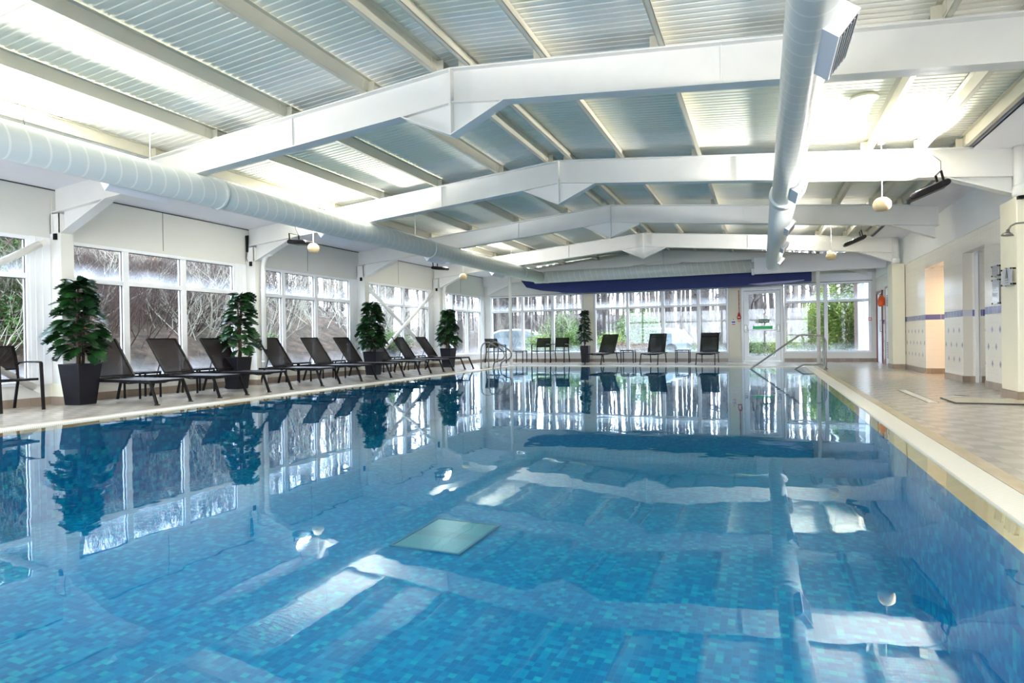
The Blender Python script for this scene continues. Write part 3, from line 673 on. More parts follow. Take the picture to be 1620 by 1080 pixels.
mb = MB(); mb.box((XR - .015, YN, zt2), (XR + .15, YF, ztop(XR) - .02)); mb.box((XR, YN, ztop(XR) - .02), (XR + .15, YF, 4.6)); struct(mb.build('trim_12', 'white'))
mb = MB()
for a, b_ in ((YN, 12.58), (13.80, 15.05), (16.62, 21.9)): mb.box((XR - .012, a, 0), (XR, b_, .12))
struct(mb.build('baseboard_right', 'skirt_tile'))
# passages beyond the openings
mb = MB()
mb.box((XR + .15, 16.62, 0), (XR + 2, 16.74, 2.6)); mb.box((XR + .15, 14.93, 0), (XR + 2, 15.05, 2.6)); mb.box((XR + 1.9, 15.05, 0), (XR + 2.0, 16.62, 2.6))
mb.box((XR + .15, 13.80, 0), (XR + 1.6, 13.92, 2.6)); mb.box((XR + .15, 12.46, 0), (XR + 1.6, 12.58, 2.6)); mb.box((XR + .9, 12.58, 0), (XR + 1.0, 13.80, 2.6))
struct(mb.build('wall_passage', 'tile_x'))
mb = MB(); mb.box((XR + .15, 14.93, 2.42), (XR + 2, 16.74, 2.5)); mb.box((XR + .15, 12.46, 2.42), (XR + 1.6, 13.92, 2.5)); struct(mb.build('ceiling_passage', 'white'))
mb = MB(); mb.box((XR + .0, 16.606, 0), (XR + 1.9, 16.62, .12)); mb.box((XR, 13.786, 0), (XR + .9, 13.80, .12)); struct(mb.build('baseboard_passage', 'skirt_tile_x'))
mb = MB(); mb.box((XR + .18, 13.74, 0.0), (XR + .23, 13.80, 2.42)); mb.box((XR + .25, 13.775, .0), (XR + .27, 13.80, 2.42)); struct(mb.build('trim_13', 'white'))
# warm corridor lamp
t_ = empty('corridor_lamp', 'warm lit lamp on the ceiling of the orange glowing passage', 'lamp', (XR + 1.0, 15.7, 2.42))
mb = MB(); mb.tube([(0, 0, 0), (0, 0, -.03)], .13, 20); mb.build('lamp_base', 'white', t_)
mm, tt, bb = nmat('warm lamp diffuser'); bb.inputs['Emission Color'].default_value = (1, .62, .30, 1); bb.inputs['Emission Strength'].default_value = 2.5; M['warm'] = mm
mb = MB(); mb.sphere((0, 0, -.03), .11, 16, 8, .5); mb.build('diffuser', 'warm', t_)
lamp_area('corridor lamp light', (XR + 1.0, 15.7, 2.30), (0, 0, -1), .2, 10, (1, .66, .36))

# columns on the right (round steel above boxed cladding)
def right_column(y, lb):
    t_ = empty('boxed_column', lb, 'column', (3.2, y, 0), group='cream boxed columns along the tiled wall')
    mb = MB(); mb.box((0, -.20, .12), (.29, .42, 2.77)); mb.build('cladding', 'column', t_, bevel=.012)
    mb = MB(); mb.box((-.01, -.21, 0), (.285, .43, .12)); mb.build('plinth_tile', 'skirt_tile_x', t_)
    mb = MB(); mb.tube([(.12, .0, 2.77), (.12, 0, 3.48)], .085, 20); mb.build('round_shaft', 'steel', t_)
    mb = MB(); mb.tube([(.12, 0, 2.79), (.12, 0, 2.83), (.12, 0, 2.9), (.12, 0, 2.95)], [.09, .105, .105, .09], 20); mb.build('collar', 'steel', t_)
    return t_
rc = right_column(FY[2], 'cream boxed column with shower head and notice, at the right picture edge')
rc4 = right_column(FY[4] + .1, 'slim cream boxed column between the tiled wall and the far corner')
rc0 = right_column(FY[1], 'cream boxed column on the near right deck')
mb = MB(); mb.box((.0, -.28, 2.72), (.14, -.21, 2.76)); mb.tube([(.03, -.25, 2.74), (.11, -.25, 2.74)], .028, 10); mb.build('black_clamp', 'black', rc)
# shower
t_ = empty('shower', 'chrome shower head on a curved pipe, fixed to the right column', 'shower', (3.2, 10.2, 0))
mb = MB(); mb.tube([(.20, .0, 2.37), (.20, -.2, 2.37), (.10, -.24, 2.375), (-.08, -.22, 2.37), (-.13, -.215, 2.345), (-.155, -.21, 2.30), (-.16, -.21, 2.26)], .012, 10); mb.build('shower_pipe', 'chrome', t_)
mb = MB(); mb.tube([(-.16, -.21, 2.30), (-.16, -.21, 2.265), (-.162, -.21, 2.245), (-.166, -.21, 2.225), (-.167, -.21, 2.215)], [.018, .022, .055, .07, .068], 20); mb.build('shower_head', 'chrome', t_)

# notices on stand-offs
def notice(name, lb, loc, rz, w_, h_, pic=False):
    t_ = empty(name, lb, 'notice', loc, rz, 'clear acrylic notices on black stand-offs')
    mb = MB(); mb.box((-w_ / 2, -.05, -h_ / 2), (w_ / 2, -.045, h_ / 2)); mb.build('acrylic_sheet', 'acrylic', t_)
    mb = MB(); mb.box((-w_ / 2 + .03, -.044, -h_ / 2 + .03), (w_ / 2 - .03, -.042, h_ / 2 - .03)); mb.build('printed_sheet', 'notice', t_)
    for sx in (-1, 1):
        for sz in (-1, 1):
            mb = MB(); mb.tube([(sx * (w_ / 2 - .015), 0, sz * (h_ / 2 - .015)), (sx * (w_ / 2 - .015), -.062, sz * (h_ / 2 - .015))], .012, 8); mb.build('stand_off', 'black', t_)
    if pic:
        mb = MB(); mb.prism_y([(-.05, -.02), (.05, -.02), (.0, .12)], -.054, -.0505); mb.tube([(0, -.052, .12), (0, -.052, .125)], .02, 8); mb.build('pictogram', 'ink', t_)
        mb = MB()
        for k in range(3): mb.box((-.06, -.053, -.05 - k * .035), (.06, -.0505, -.04 - k * .035))
        mb.build('text_lines', 'ink', t_)
    else:
        mb = MB(); n_ = int(h_ / .045)
        for k in range(1, n_ - 1): mb.box((-w_ / 2 + .06, -.053, h_ / 2 - .03 - k * .04), (w_ / 2 - (.06 if k % 3 else .12), -.0505, h_ / 2 - .022 - k * .04))
        mb.build('text_lines', pm('faint grey print', (.30, .30, .36), .4), t_)
notice('acrylic_notice', 'small square acrylic notice, upper of the two beside the grey opening', (XR, 11.90, 1.91), R(-90), .30, .18)
notice('acrylic_notice', 'tall acrylic rules notice below the small square one', (XR, 11.90, 1.58), R(-90), .30, .40)
notice('acrylic_notice', 'tall acrylic notice on the tiles half hidden behind the column', (XR, 11.05, 1.65), R(-90), .5, .66)
notice('acrylic_notice', 'acrylic notice with a dark triangle pictogram on the column', (3.2, 10.42, 1.70), R(-90), .38, .24, True)

# shower mat, drain channel, floor drain
t_ = empty('shower_mat', 'pale ribbed shower mat with a dark edge below the shower', 'mat', (2.9, 10.05, 0))
mb = MB(); mb.prism_y([(-.53, .001), (.6, .001), (.6, .018), (-.50, .018)], -.36, .35); mb.build('mat_top', small_tiles('beige mat weave', (.50, .45, .35), (.58, .53, .42), .02, .02, (.34, .30, .22)), t_)
mb = MB(); mb.box((-.53, -.375, .001), (.6, -.361, .017)); mb.box((-.545, -.375, .001), (-.531, .35, .017)); mb.build('mat_edge', 'darkgrey', t_)
t_ = empty('floor_channel', 'long pale drainage channel set in the right hand deck', 'drain', (2.13, 10.75, 0))
mb = MB(); mb.box((-.055, -1.0, .001), (.055, 1.0, .004)); mb.build('channel_cover', 'grate_y', t_)
mb = MB(); mb.box((-.068, -1.0, .0005), (-.056, 1.0, .003)); mb.box((.056, -1.0, .0005), (.068, 1.0, .003)); mb.build('channel_edge', 'darkgrey', t_)

t_ = empty('floor_drain', 'small round dark floor drain beyond the shower mat', 'drain', (2.75, 10.95, 0))
mb = MB(); mb.tube([(0, 0, .0005), (0, 0, .003)], .09, 24); mb.build('drain_cover', 'chrome', t_)
mb = MB(); mb.tube([(0, 0, .0032), (0, 0, .0036)], .055, 20); mb.build('drain_hole', 'darkgrey', t_)
# red framed door in the right wall near the far corner
d = bpy.data.objects.new('door_2', None); COL.objects.link(d); d['kind'] = 'structure'; d.location = (XR, 22.45, 0)
mb = MB(); mb.box((-.03, -.5, 0), (.12, -.44, 2.3)); mb.box((-.03, .44, 0), (.12, .5, 2.3)); mb.box((-.03, -.44, 2.24), (.12, .44, 2.3)); mb.build('door_frame', 'darkred', d)
mb = MB(); mb.box((.0, -.43, .01), (.04, .43, 2.23)); mb.build('door_leaf', 'doorwhite', d)
mb = MB(); mb.tube([(-.0, -.33, 1.0), (-.05, -.33, 1.0), (-.05, -.33, 1.35), (0, -.33, 1.35)], .011, 8); mb.build('door_handle', 'chrome', d)
mb = MB(); mb.box((-.05, -.40, 2.12), (0, -.15, 2.19)); mb.tube([(-.03, -.2, 2.17), (-.10, .05, 2.21), (-.01, .2, 2.22)], .008, 6); mb.build('door_closer', 'chrome', d)
d = bpy.data.objects.new('door_3', None); COL.objects.link(d); d['kind'] = 'structure'; d.location = (XR, 20.9, 0)
mb = MB(); mb.box((-.035, -.48, 0), (.0, -.41, 2.35)); mb.box((-.035, .41, 0), (.0, .48, 2.35)); mb.box((-.035, -.41, 2.29), (.0, .41, 2.35)); mb.build('door_frame', 'darkred', d)
mb = MB(); mb.box((-.028, -.41, .01), (-.004, .41, 2.29)); mb.build('door_leaf', 'doorwhite', d)
mb = MB()
for k in range(10): mb.box((-.034, -.25, .2 + k * .05), (-.028, .25, .22 + k * .05))
for k in range(7): mb.box((-.034, -.25, 1.75 + k * .05), (-.028, .25, 1.77 + k * .05))
mb.build('vent_grille', 'darkgrey', d)
t_ = empty('rescue_bag', 'orange throw bag hanging on the pier between the red framed doors', 'rescue bag', (XR - .01, 21.66, 1.95))
mb = MB(); mb.tube([(-.06, 0, .17), (-.07, 0, .10), (-.08, 0, -.02), (-.08, 0, -.14), (-.07, 0, -.18)], [.03, .075, .095, .085, .05], 14); mb.build('bag', 'orange', t_)
mb = MB(); mb.tube([(-.02, 0, .32), (-.06, 0, .26), (-.06, 0, .16)], .01, 6); mb.build('cord', 'black', t_)
t_ = empty('call_point', 'small red fire call point by the far right corner', 'call point', (XR - .19, YF - .001, 1.42))
mb = MB(); mb.box((-.05, -.04, -.05), (.05, 0, .05)); mb.build('housing', 'red', t_, bevel=.008)
mb = MB(); mb.box((-.03, -.043, -.03), (.03, -.04, .03)); mb.build('press_glass', 'sign_white', t_)

# ------------------------------------------------------------------ ducts
DX, DZ, DR = -7.45, 3.155, .209
t_ = empty('air_duct', 'long pale round air duct running down the left side', 'duct', (DX, 0, DZ))
mb = MB(); mb.tube([(0, YN + .02, 0), (0, 20.95, 0)], DR, 40); mb.build('duct_tube', 'duct_y', t_)
for y in (6.7, 12.9, 19.0): mb = MB(); mb.tube([(0, y, 0), (0, y + .06, 0)], DR + .012, 40); mb.build('joint_band', 'duct_y', t_)
def grille(t_, y, side, L=.85):
    r_ = DR if side < 0 else .18
    g_ = MB(); ang = R(38)
    ca, sa = math.cos(ang), math.sin(ang); ox, oz = side * ca, -sa; tx, tz = side * sa, ca     # outward and tangent
    def pt(o_, u_, yy): return (ox * o_ + tx * u_, yy, oz * o_ + tz * u_)
    a, b_, h = r_ - .05, r_ + .085, .105
    vs = [pt(a, -h, y), pt(b_, -h, y), pt(b_, h, y), pt(a, h, y), pt(a, -h, y + L), pt(b_, -h, y + L), pt(b_, h, y + L), pt(a, h, y + L)]
    g_.add(vs, [(0, 1, 2, 3), (7, 6, 5, 4), (0, 4, 5, 1), (1, 5, 6, 2), (2, 6, 7, 3), (3, 7, 4, 0)])
    gg = g_.build('grille_box', 'soffit', t_)
    g_ = MB()
    vs = [pt(b_ + .001, -h + .02, y + .03), pt(b_ + .001, h - .02, y + .03), pt(b_ + .001, h - .02, y + L - .03), pt(b_ + .001, -h + .02, y + L - .03)]
    g_.add(vs, [(0, 1, 2, 3)]); g_.build('grille_opening', 'darkgrey', gg)
    g_ = MB(); n_ = 6
    for k in range(n_):
        u_ = -h + .025 + (2 * h - .05) * k / (n_ - 1); g_.bar(pt(b_ + .005, u_, y + .03), pt(b_ + .005, u_, y + L - .03), .004, .005, (ox, 0, oz))
    g_.build('grille_slats', 'soffit', gg)
for y in (5.15, 9.2, 13.1, 17.0): grille(t_, y, -1)
for y in (5.65, 9.0, 12.3, 15.3, 18.2): hg = MB(); hg.tube([(0, y, DR - .02), (0, y, ztop(DX) - DZ + .15)], .006, 6); hg.build('hanger_rod', 'steel', t_)
DX2, DZ2 = .35, 3.15
t_ = empty('air_duct', 'pale round air duct running overhead on the right with side grilles', 'duct', (DX2, 0, DZ2))
mb = MB(); mb.tube([(0, YN + .02, 0), (0, 10.7, 0)], .178, 40); mb.build('duct_tube', 'duct_y', t_)
mb = MB(); mb.tube([(0, 10.65, 0), (0, 20.95, 0)], .205, 40); mb.build('wide_duct_tube', 'duct_y', t_)
mb = MB(); mb.tube([(0, 10.45, 0), (0, 10.62, 0), (0, 10.68, 0)], [.215, .218, .218], 40); mb.build('joint_collar', 'duct_y', t_)
for y in (4.55, 9.35, 12.6, 15.4, 18.6): grille(t_, y, 1, .75)
t_ = empty('cross_duct', 'pale duct crossing the far end between the two long ducts', 'duct', (0, 20.95, 3.16))
mb = MB(); mb.tube([(DX - .2, 0, 0), (-.2, 0, 0)], .209, 40); mb.build('duct_tube', 'duct_x', t_)
mb = MB(); mb.tube([(DX + .25, 0, 0), (DX + .30, 0, 0)], .22, 40); mb.build('joint_band', 'duct_x', t_)
mb = MB(); mb.box((-.25, -.16, -.26), (3.43, .18, .24)); mb.build('duct_box', 'soffit', t_, bevel=.01)
mb = MB(); mb.box((-.28, -.18, -.28), (-.20, .20, .26)); mb.build('box_flange', 'duct_x', t_)

# blue hung canopy behind the cross duct
prof = [(-8.62, 3.20), (-8.1, 3.12), (-7.4, 3.12), (-3.0, 3.12), (1.52, 3.10), (1.52, 2.67), (.9, 2.66), (.1, 2.63), (-1.0, 2.60), (-3.0, 2.60), (-5.0, 2.60), (-6.4, 2.62), (-7.0, 2.66), (-7.15, 2.71), (-7.9, 2.80), (-8.4, 2.92)]
t_ = empty('blue_canopy', 'long navy blue boat shaped canopy hung under the far duct', 'canopy', (0, 22.0, 0))
mb = MB(); mb.prism_y(prof, 0, .5); mb.build('canopy_body', 'navy', t_)
mb = MB(); mb.prism_y([(.0, 2.615), (.8, 2.645), (1.3, 2.70), (1.3, 2.73), (.3, 2.70), (-.4, 2.66)], -.035, -.002); mb.build('pale_underside', pm('lavender lining', (.36, .36, .62), .6), t_)
for x in (-7.6, -3, 1.2):
    mb = MB(); mb.tube([(x, .25, 3.1), (x, .25, ztop(x) + .1)], .006, 6); mb.build('hanger_rod', 'steel', t_)

# far posts
for x, y, lb in ((-8.26, 20.0, 'white round post at the far left pool corner by the grab rails'), (1.64, 21.2, 'white round post behind the curved handrail at the far right')):
    t_ = empty('support_post', lb, 'post', (x, y, 0), group='white round posts on the far deck')
    mb = MB(); mb.tube([(0, 0, 0), (0, 0, ztop(x) + (-.0))], .055, 18); mb.build('shaft', 'steel', t_)
    mb = MB(); mb.tube([(0, 0, 0), (0, 0, .012)], .09, 18); mb.build('base_plate', 'steel', t_)
mb = MB(); mb.tube([(1.52, 20.7, 2.95), (1.95, 22.0, 2.2), (2.1, 22.6, 1.7)], .008, 6)

# ------------------------------------------------------------------ floodlights and globe speakers
def flood(loc, rz, lb, tilt=22):
    if rz: tilt = 6
    t_ = empty('flood_light', lb, 'floodlight', loc, rz, 'black uplighters on the roof frames'); t_.rotation_euler = (0, R(-tilt), rz)
    mb = MB(); n = 14; pts = []
    L2, H2 = .20, .045
    for k in range(n + 1): a = math.pi / 2 + math.pi * k / n; pts.append((-L2 + H2 * math.cos(a) * 1.3, H2 * math.sin(a)))
    for k in range(n + 1): a = -math.pi / 2 + math.pi * k / n; pts.append((L2 + H2 * math.cos(a) * 1.3, H2 * math.sin(a)))
    mb.prism_y(pts, -.13, .13); mb.build('lamp_housing', 'black', t_, bevel=.01)
    mb = MB(); mb.box((-.17, -.11, .046), (.17, .11, .05)); mb.build('lamp_glass', 'lens', t_)
    mb = MB(); mb.bar((.17, -.14, .0), (.20, -.14, .17), .03, .008, (0, 1, 0)); mb.bar((.17, .14, .0), (.20, .14, .17), .03, .008, (0, 1, 0)); mb.bar((.20, -.145, .17), (.20, .145, .17), .03, .008); mb.build('bracket', 'black', t_)
    mb = MB(); mb.tube([(.20, -.14, .17), (.26, -.10, .3), (.23, -.05, .42), (.12, 0, .55)], .005, 6); mb.build('power_cable', 'darkgrey', t_)
    return t_
FL = [((2.18, 10.12, 2.93), 0, 'black floodlight hanging right of the nearer cream globe'), ((2.12, 16.9, 3.20), 0, 'small black floodlight above the far right cream globe'),
      ((-8.88, 10.10, 3.02), R(180), 'black floodlight on a bracket behind the left cream globe'), ((-9.35, 16.9, 3.20), R(180), 'small black floodlight tucked under the left duct'),
      ((-8.15, 4.6, 3.28), R(180), 'black floodlight hidden behind the near part of the left duct')]
for loc, rz, lb in FL: flood(loc, rz, lb)
for x, y, z, wf in ((2.12, 10.0, 3.02, .9), (2.1, 16.9, 3.29, .8), (-8.75, 9.9, 3.12, 1), (-9.2, 16.9, 3.29, .7), (-8.15, 4.6, 3.36, .65), (2.1, 2.0, 3.0, 1.2), (-8.5, .5, 3.1, .8)):  # last two have no fitting: unseen lamps added to brighten the hall
    lamp_area('uplight', (x, y, z), ((RX - x) * .22, -.15, .75), .28, FLOOD_W * wf, (1, .975, .91), spread=165, size_y=.2)
for k, (x, y, z, lb) in enumerate(((1.6, 10.0, 2.77, 'larger cream globe speaker hanging on the right'), (1.57, 16.5, 2.82, 'small cream globe speaker hanging far on the right'),
                     (-8.47, 10.0, 2.86, 'cream globe speaker hanging in front of the left floodlight'), (-8.34, 16.5, 2.84, 'small cream globe speaker hanging far on the left'))):
    t_ = empty('globe_speaker', lb, 'speaker', (x, y, z), group='cream globe speakers on cords')
    mb = MB(); mb.sphere((0, 0, 0), .118, 28, 18, .92, -.8); mb.build('globe', 'globe', t_)
    mb = MB(); mb.tube([(0, 0, .09), (0, 0, ztop(x) - z + .05)], .006, 6); mb.build('cord', 'white', t_)
    mb = MB(); mb.tube([(0, 0, ztop(x) - z + .0), (0, 0, ztop(x) - z - .03)], .04, 12); mb.build('ceiling_rose', 'white', t_)
    if k == 1: mb = MB(); mb.sphere((0, .35, .13), .05, 12, 8); mb.build('cord_grip', 'white', t_)
t_ = empty('ceiling_disc', 'flat round beige disc on the bright ceiling at right', 'ceiling disc', (1.2, 8.6, ztop(1.2) + .155))
mb = MB(); mb.tube([(0, 0, -.03), (0, 0, .0)], .16, 24); mb.build('disc', 'purlin', t_)

# ------------------------------------------------------------------ sun loungers
def make_lounger():
    # local frame: foot at +X, back at -X, width along Y, origin on the floor under the bed
    t_ = empty('sun_lounger', '', 'sun lounger')
    Wd = .29
    zb_ = .375
    f_ = MB()
    for sy in (-1, 1): f_.bar((-.72, sy * Wd, zb_ - .012), (1.02, sy * Wd, zb_ - .012), .026, .042)
    for x in (1.02, -.15, -.72): f_.bar((x, -Wd, zb_ - .012), (x, Wd, zb_ - .012), .03, .035)
    f_.build('frame', 'black', t_)
    for sy in (-1, 1):
        l_ = MB(); l_.bar((1.0, sy * Wd, zb_ - .01), (1.16, sy * (Wd + .01), .012), .028, .04, (1, 0, 0)); o_ = l_.build('leg', 'black', t_)
        l2 = MB(); l2.box((1.125, sy * (Wd + .01) - .022, 0), (1.20, sy * (Wd + .01) + .022, .014)); l2.build('foot_pad', 'black', o_)
        l_ = MB(); l_.bar((-.45, sy * (Wd - .02), zb_ - .01), (-.58, sy * (Wd - .01), .0), .028, .04, (1, 0, 0)); l_.build('leg', 'black', t_)
    f_ = MB()
    for x0, x1, z in ((-.15, .95, zb_ + .005),):
        n = 10; vs = []
        for k in range(n + 1):
            x = x0 + (x1 + .07 - x0) * k / n
            for j in range(5):
                y = -Wd + 2 * Wd * j / 4; vs.append((x, y, z + .006 - .014 * (1 - (y / Wd) ** 2)))
        f_.add(vs, [(k * 5 + j, k * 5 + j + 1, k * 5 + j + 6, k * 5 + j + 5) for k in range(n) for j in range(4)], True)
    f_.build('seat_sling', 'slingbed', t_)
    # under-seat bow
    f_ = MB(); f_.tube([(.3, -Wd, zb_ - .03), (.3, -.15, zb_ - .06), (.3, .15, zb_ - .06), (.3, Wd, zb_ - .03)], .011, 6); f_.tube([(.75, -Wd, zb_ - .03), (.75, -.15, zb_ - .055), (.75, .15, zb_ - .055), (.75, Wd, zb_ - .03)], .011, 6); f_.build('cross_bow', 'black', t_)
    # back
    bx0, bz0, bx1, bz1 = -.15, zb_ + .02, -.63, 1.045
    f_ = MB()
    for sy in (-1, 1): f_.bar((bx0, sy * Wd, bz0), (bx1, sy * Wd, bz1), .026, .034, (0, 1, 0))
    f_.bar((bx1, -Wd, bz1), (bx1, Wd, bz1), .03, .026)
    f_.bar((bx0 - .02, -Wd, bz0 + .04), (bx0 - .02, Wd, bz0 + .04), .022, .022); f_.bar((bx1 + .06, -Wd, bz1 - .125), (bx1 + .06, Wd, bz1 - .125), .018, .018)
    bf = f_.build('back_frame', 'black', t_)
    f_ = MB(); f_.quad((bx0, -Wd, bz0), (bx0, Wd, bz0), (bx1, Wd, bz1), (bx1, -Wd, bz1)); f_.build('back_sling', 'sling', t_)
    for sy in (-1, 1):
        f_ = MB(); f_.tube([(bx0 - .16, sy * (Wd - .03), bz0 + .30), (-.42, sy * (Wd - .02), zb_), (-.40, sy * (Wd - .02), zb_ - .01)], .011, 6); f_.build('back_stay', 'black', t_)
    return t_
LO = make_lounger()
lab = ['nearest sun lounger on the left deck, beside the large potted plant', 'second sun lounger from the left picture edge', 'third sun lounger, with the second potted plant behind its back',
       'fourth sun lounger, first in front of the second full window bay', 'fifth sun lounger, mid row before the bare branched bushes', 'sixth sun lounger, just before the third potted plant',
       'seventh sun lounger, its back hidden by the third potted plant', 'eighth sun lounger, under the crossed bracing tubes', 'last sun lounger of the left row, nearest the grab rails']
LY = [6.92, 8.10, 9.24, 10.75, 12.14, 13.37, 14.77, 16.12, 17.50]
for i, y in enumerate(LY):
    o = LO if i == 0 else copy_tree(LO)
    o.location = (-9.84, y, 0); tag(o, lab[i], 'sun lounger', 'dark sling loungers in a row along the left windows')
for x, lb, rz in ((-5.33, 'dark lounger by the far windows, right of the leafy potted plant', 98), (-3.51, 'dark lounger in the middle of the far windows', 92), (-1.70, 'dark lounger nearest the fire exit door', 91)):
    o = copy_tree(LO); o.location = (x, 21.95, 0); o.rotation_euler = (0, 0, R(-rz)); tag(o, lb, 'sun lounger', 'dark sling loungers facing down the pool from the far windows')

def make_table(w_=.42, h_=.47):
    t_ = empty('side_table', '', 'side table')
    mb = MB(); mb.box((-w_ / 2, -w_ / 2, h_ - .02), (w_ / 2, w_ / 2, h_)); mb.build('table_top', pm('dark glass table top', (.05, .045, .05), .12), t_, bevel=.004)
    mb = MB(); z = h_ - .085; q = w_ / 2 - .015
    for a, b_ in (((-q, -q), (q, -q)), ((q, -q), (q, q)), ((q, q), (-q, q)), ((-q, q), (-q, -q))): mb.bar((*a, z), (*b_, z), .018, .018); mb.bar((*a, h_ - .032), (*b_, h_ - .032), .024, .024)
    mb.build('rail', 'black', t_)
    for sx in (-1, 1):
        for sy in (-1, 1): mb = MB(); mb.bar((sx * q, sy * q, 0), (sx * q, sy * q, h_ - .021), .026, .026, (1, 0, 0)); mb.build('leg', 'black', t_)
    return t_
T0 = make_table()
for i, (x, y, lb) in enumerate(((-10.2, 7.51, 'small dark side table between the first and second left loungers'), (-10.2, 8.67, 'small dark side table between the second and third left loungers'),
        (-10.2, 11.45, 'small dark side table between the fourth and fifth left loungers'), (-10.2, 12.755, 'small dark side table between the fifth and sixth left loungers'),
        (-10.2, 15.44, 'small dark side table left of the crossed bracing tubes\' meeting point'), (-10.2, 16.81, 'small dark side table before the last lounger of the left row'),
        (-4.55, 22.3, 'dark side table between the left and middle far loungers'), (-2.60, 22.3, 'dark side table between the middle and right far loungers'), (-8.85, 22.3, 'dark side table left of the two far armchairs'))):
    o = T0 if i == 0 else copy_tree(T0); o.location = (x, y, 0); tag(o, lb, 'side table', 'small dark side tables')
    if i >= 6: o.scale = (1.15, 1.15, 1.02)

def make_chair():   # faces +X
    t_ = empty('armchair', '', 'chair'); Wd = .27
    mb = MB()
    for sy in (-1, 1): mb.bar((-.24, sy * (Wd - .01), .44), (.27, sy * (Wd - .01), .455), .024, .034)
    mb.bar((-.24, -Wd, .44), (-.24, Wd, .44), .024, .03); mb.bar((.26, -Wd, .452), (.26, Wd, .452), .024, .03); mb.build('seat_frame', 'black', t_)
    mb = MB(); n = 6; vs = []
    for k in range(n + 1):
        u_ = k / n
        for j in range(5): y = -Wd + .01 + (2 * Wd - .02) * j / 4; vs.append((-.22 + .48 * u_, y, .455 + .012 * u_ - .02 * (1 - (y / Wd) ** 2)))
    mb.add(vs, [(k * 5 + j, k * 5 + j + 1, k * 5 + j + 6, k * 5 + j + 5) for k in range(n) for j in range(4)], True); mb.build('seat', 'slingbed', t_)
    bp = [(-.23, .44), (-.24, .60), (-.28, .78), (-.345, .95)]
    mb = MB()
    for sy in (-1, 1):
        for a, b_ in zip(bp, bp[1:]): mb.bar((a[0], sy * Wd, a[1]), (b_[0], sy * Wd, b_[1]), .022, .034, (0, 1, 0))
    mb.bar((-.345, -Wd, .95), (-.345, Wd, .95), .024, .022); mb.bar((-.24, -Wd, .60), (-.24, Wd, .60), .018, .018); mb.build('back_frame', 'black', t_)
    mb = MB(); vs = []
    for (x, z) in bp[1:]: vs += [(x, -Wd, z), (x, Wd, z)]
    mb.add(vs, [(0, 1, 3, 2), (2, 3, 5, 4)]); mb.build('backrest', 'sling', t_)
    for sy in (-1, 1):
        mb = MB(); mb.bar((-.23, sy * (Wd + .005), .46), (-.34, sy * (Wd + .005), 0), .024, .032, (0, 1, 0)); mb.build('leg', 'black', t_)
        mb = MB(); mb.bar((.33, sy * (Wd + .005), .70), (.37, sy * (Wd + .005), 0), .03, .036, (0, 1, 0)); mb.build('leg', 'black', t_)
        mb = MB(); mb.tube([(-.25, sy * (Wd + .005), .67), (-.18, sy * (Wd + .005), .70), (0, sy * (Wd + .005), .712), (.2, sy * (Wd + .005), .712), (.34, sy * (Wd + .005), .705)], .014, 8); mb.build('armrest', 'black', t_)
    return t_
C0 = make_chair()
for i, (x, y, rz, lb) in enumerate(((-10.3, 5.46, 0, 'dark sling armchair cut off at the left picture edge'), (-7.98, 22.45, -90, 'left of the two dark armchairs beside the far leafy plant'),
        (-7.22, 22.45, -90, 'right of the two dark armchairs, next to the far leafy plant'), (-9.75, 22.0, -35, 'dark armchair behind the curved grab rails in the far left corner'))):
    o = C0 if i == 0 else copy_tree(C0); o.location = (x, y, 0); o.rotation_euler = (0, 0, R(rz)); tag(o, lb, 'chair', 'dark sling armchairs')

# ------------------------------------------------------------------ grab rails and handrail
gp = [(0, -.0), (0, .35), (0, .60), (.04, .74), (.13, .82), (.27, .84), (.45, .76), (.68, .62), (.80, .50), (.81, .38), (.72, .29), (.58, .26), (.48, .20), (.43, .10), (.42, -.05), (.42, -.35)]
def smooth(pts, n=4):
    out = []; P_ = [Vector(p) for p in pts]
    for i in range(len(P_) - 1):
        p0 = P_[max(i - 1, 0)]; p1 = P_[i]; p2 = P_[i + 1]; p3 = P_[min(i + 2, len(P_) - 1)]
        for k in range(n):
            u = k / n; out.append(.5 * ((2 * p1) + (-p0 + p2) * u + (2 * p0 - 5 * p1 + 4 * p2 - p3) * u * u + (-p0 + 3 * p1 - 3 * p2 + p3) * u ** 3))
    out.append(P_[-1]); return out
for y, lb in ((17.72, 'nearer of the two swan neck grab rails at the far left pool edge'), (18.30, 'farther of the two swan neck grab rails at the far left pool edge')):
    t_ = empty('grab_rail', lb, 'pool rail', (-8.36, y, 0), group='swan neck steel grab rails')
    mb = MB(); mb.tube(smooth([(a, 0, z) for a, z in gp]), .021, 12); mb.build('rail_tube', 'chrome', t_)
    mb = MB(); mb.tube([(0, 0, 0), (0, 0, .015)], .045, 16); mb.build('floor_flange', 'chrome', t_)
t_ = empty('handrail', 'polished steel handrail sloping into the pool at the far right steps', 'handrail', (1.52, 18.5, 0))
mb = MB()
mb.tube(smooth([(-2.0, 0, -.14), (-1.25, 0, .42), (-.62, 0, .885), (-.52, 0, .925), (-.40, 0, .932), (-.12, 0, .915), (.0, 0, .88), (.07, 0, .78), (.08, 0, .6), (.08, 0, .3), (.08, 0, 0)], 3), .024, 12); mb.build('rail_tube', 'chrome', t_)
mb = MB(); mb.tube(smooth([(.02, 0, .86), (.02, 0, .5), (.02, 0, .12), (-.05, 0, .115), (-.4, 0, .12), (-.52, 0, .09), (-.70, 0, -.03), (-.85, 0, -.14)], 3), .022, 12); mb.build('kick_rail', 'chrome', t_)
mb = MB(); mb.tube([(.08, 0, 0), (.08, 0, .016)], .055, 16); mb.build('floor_flange', 'chrome', t_)

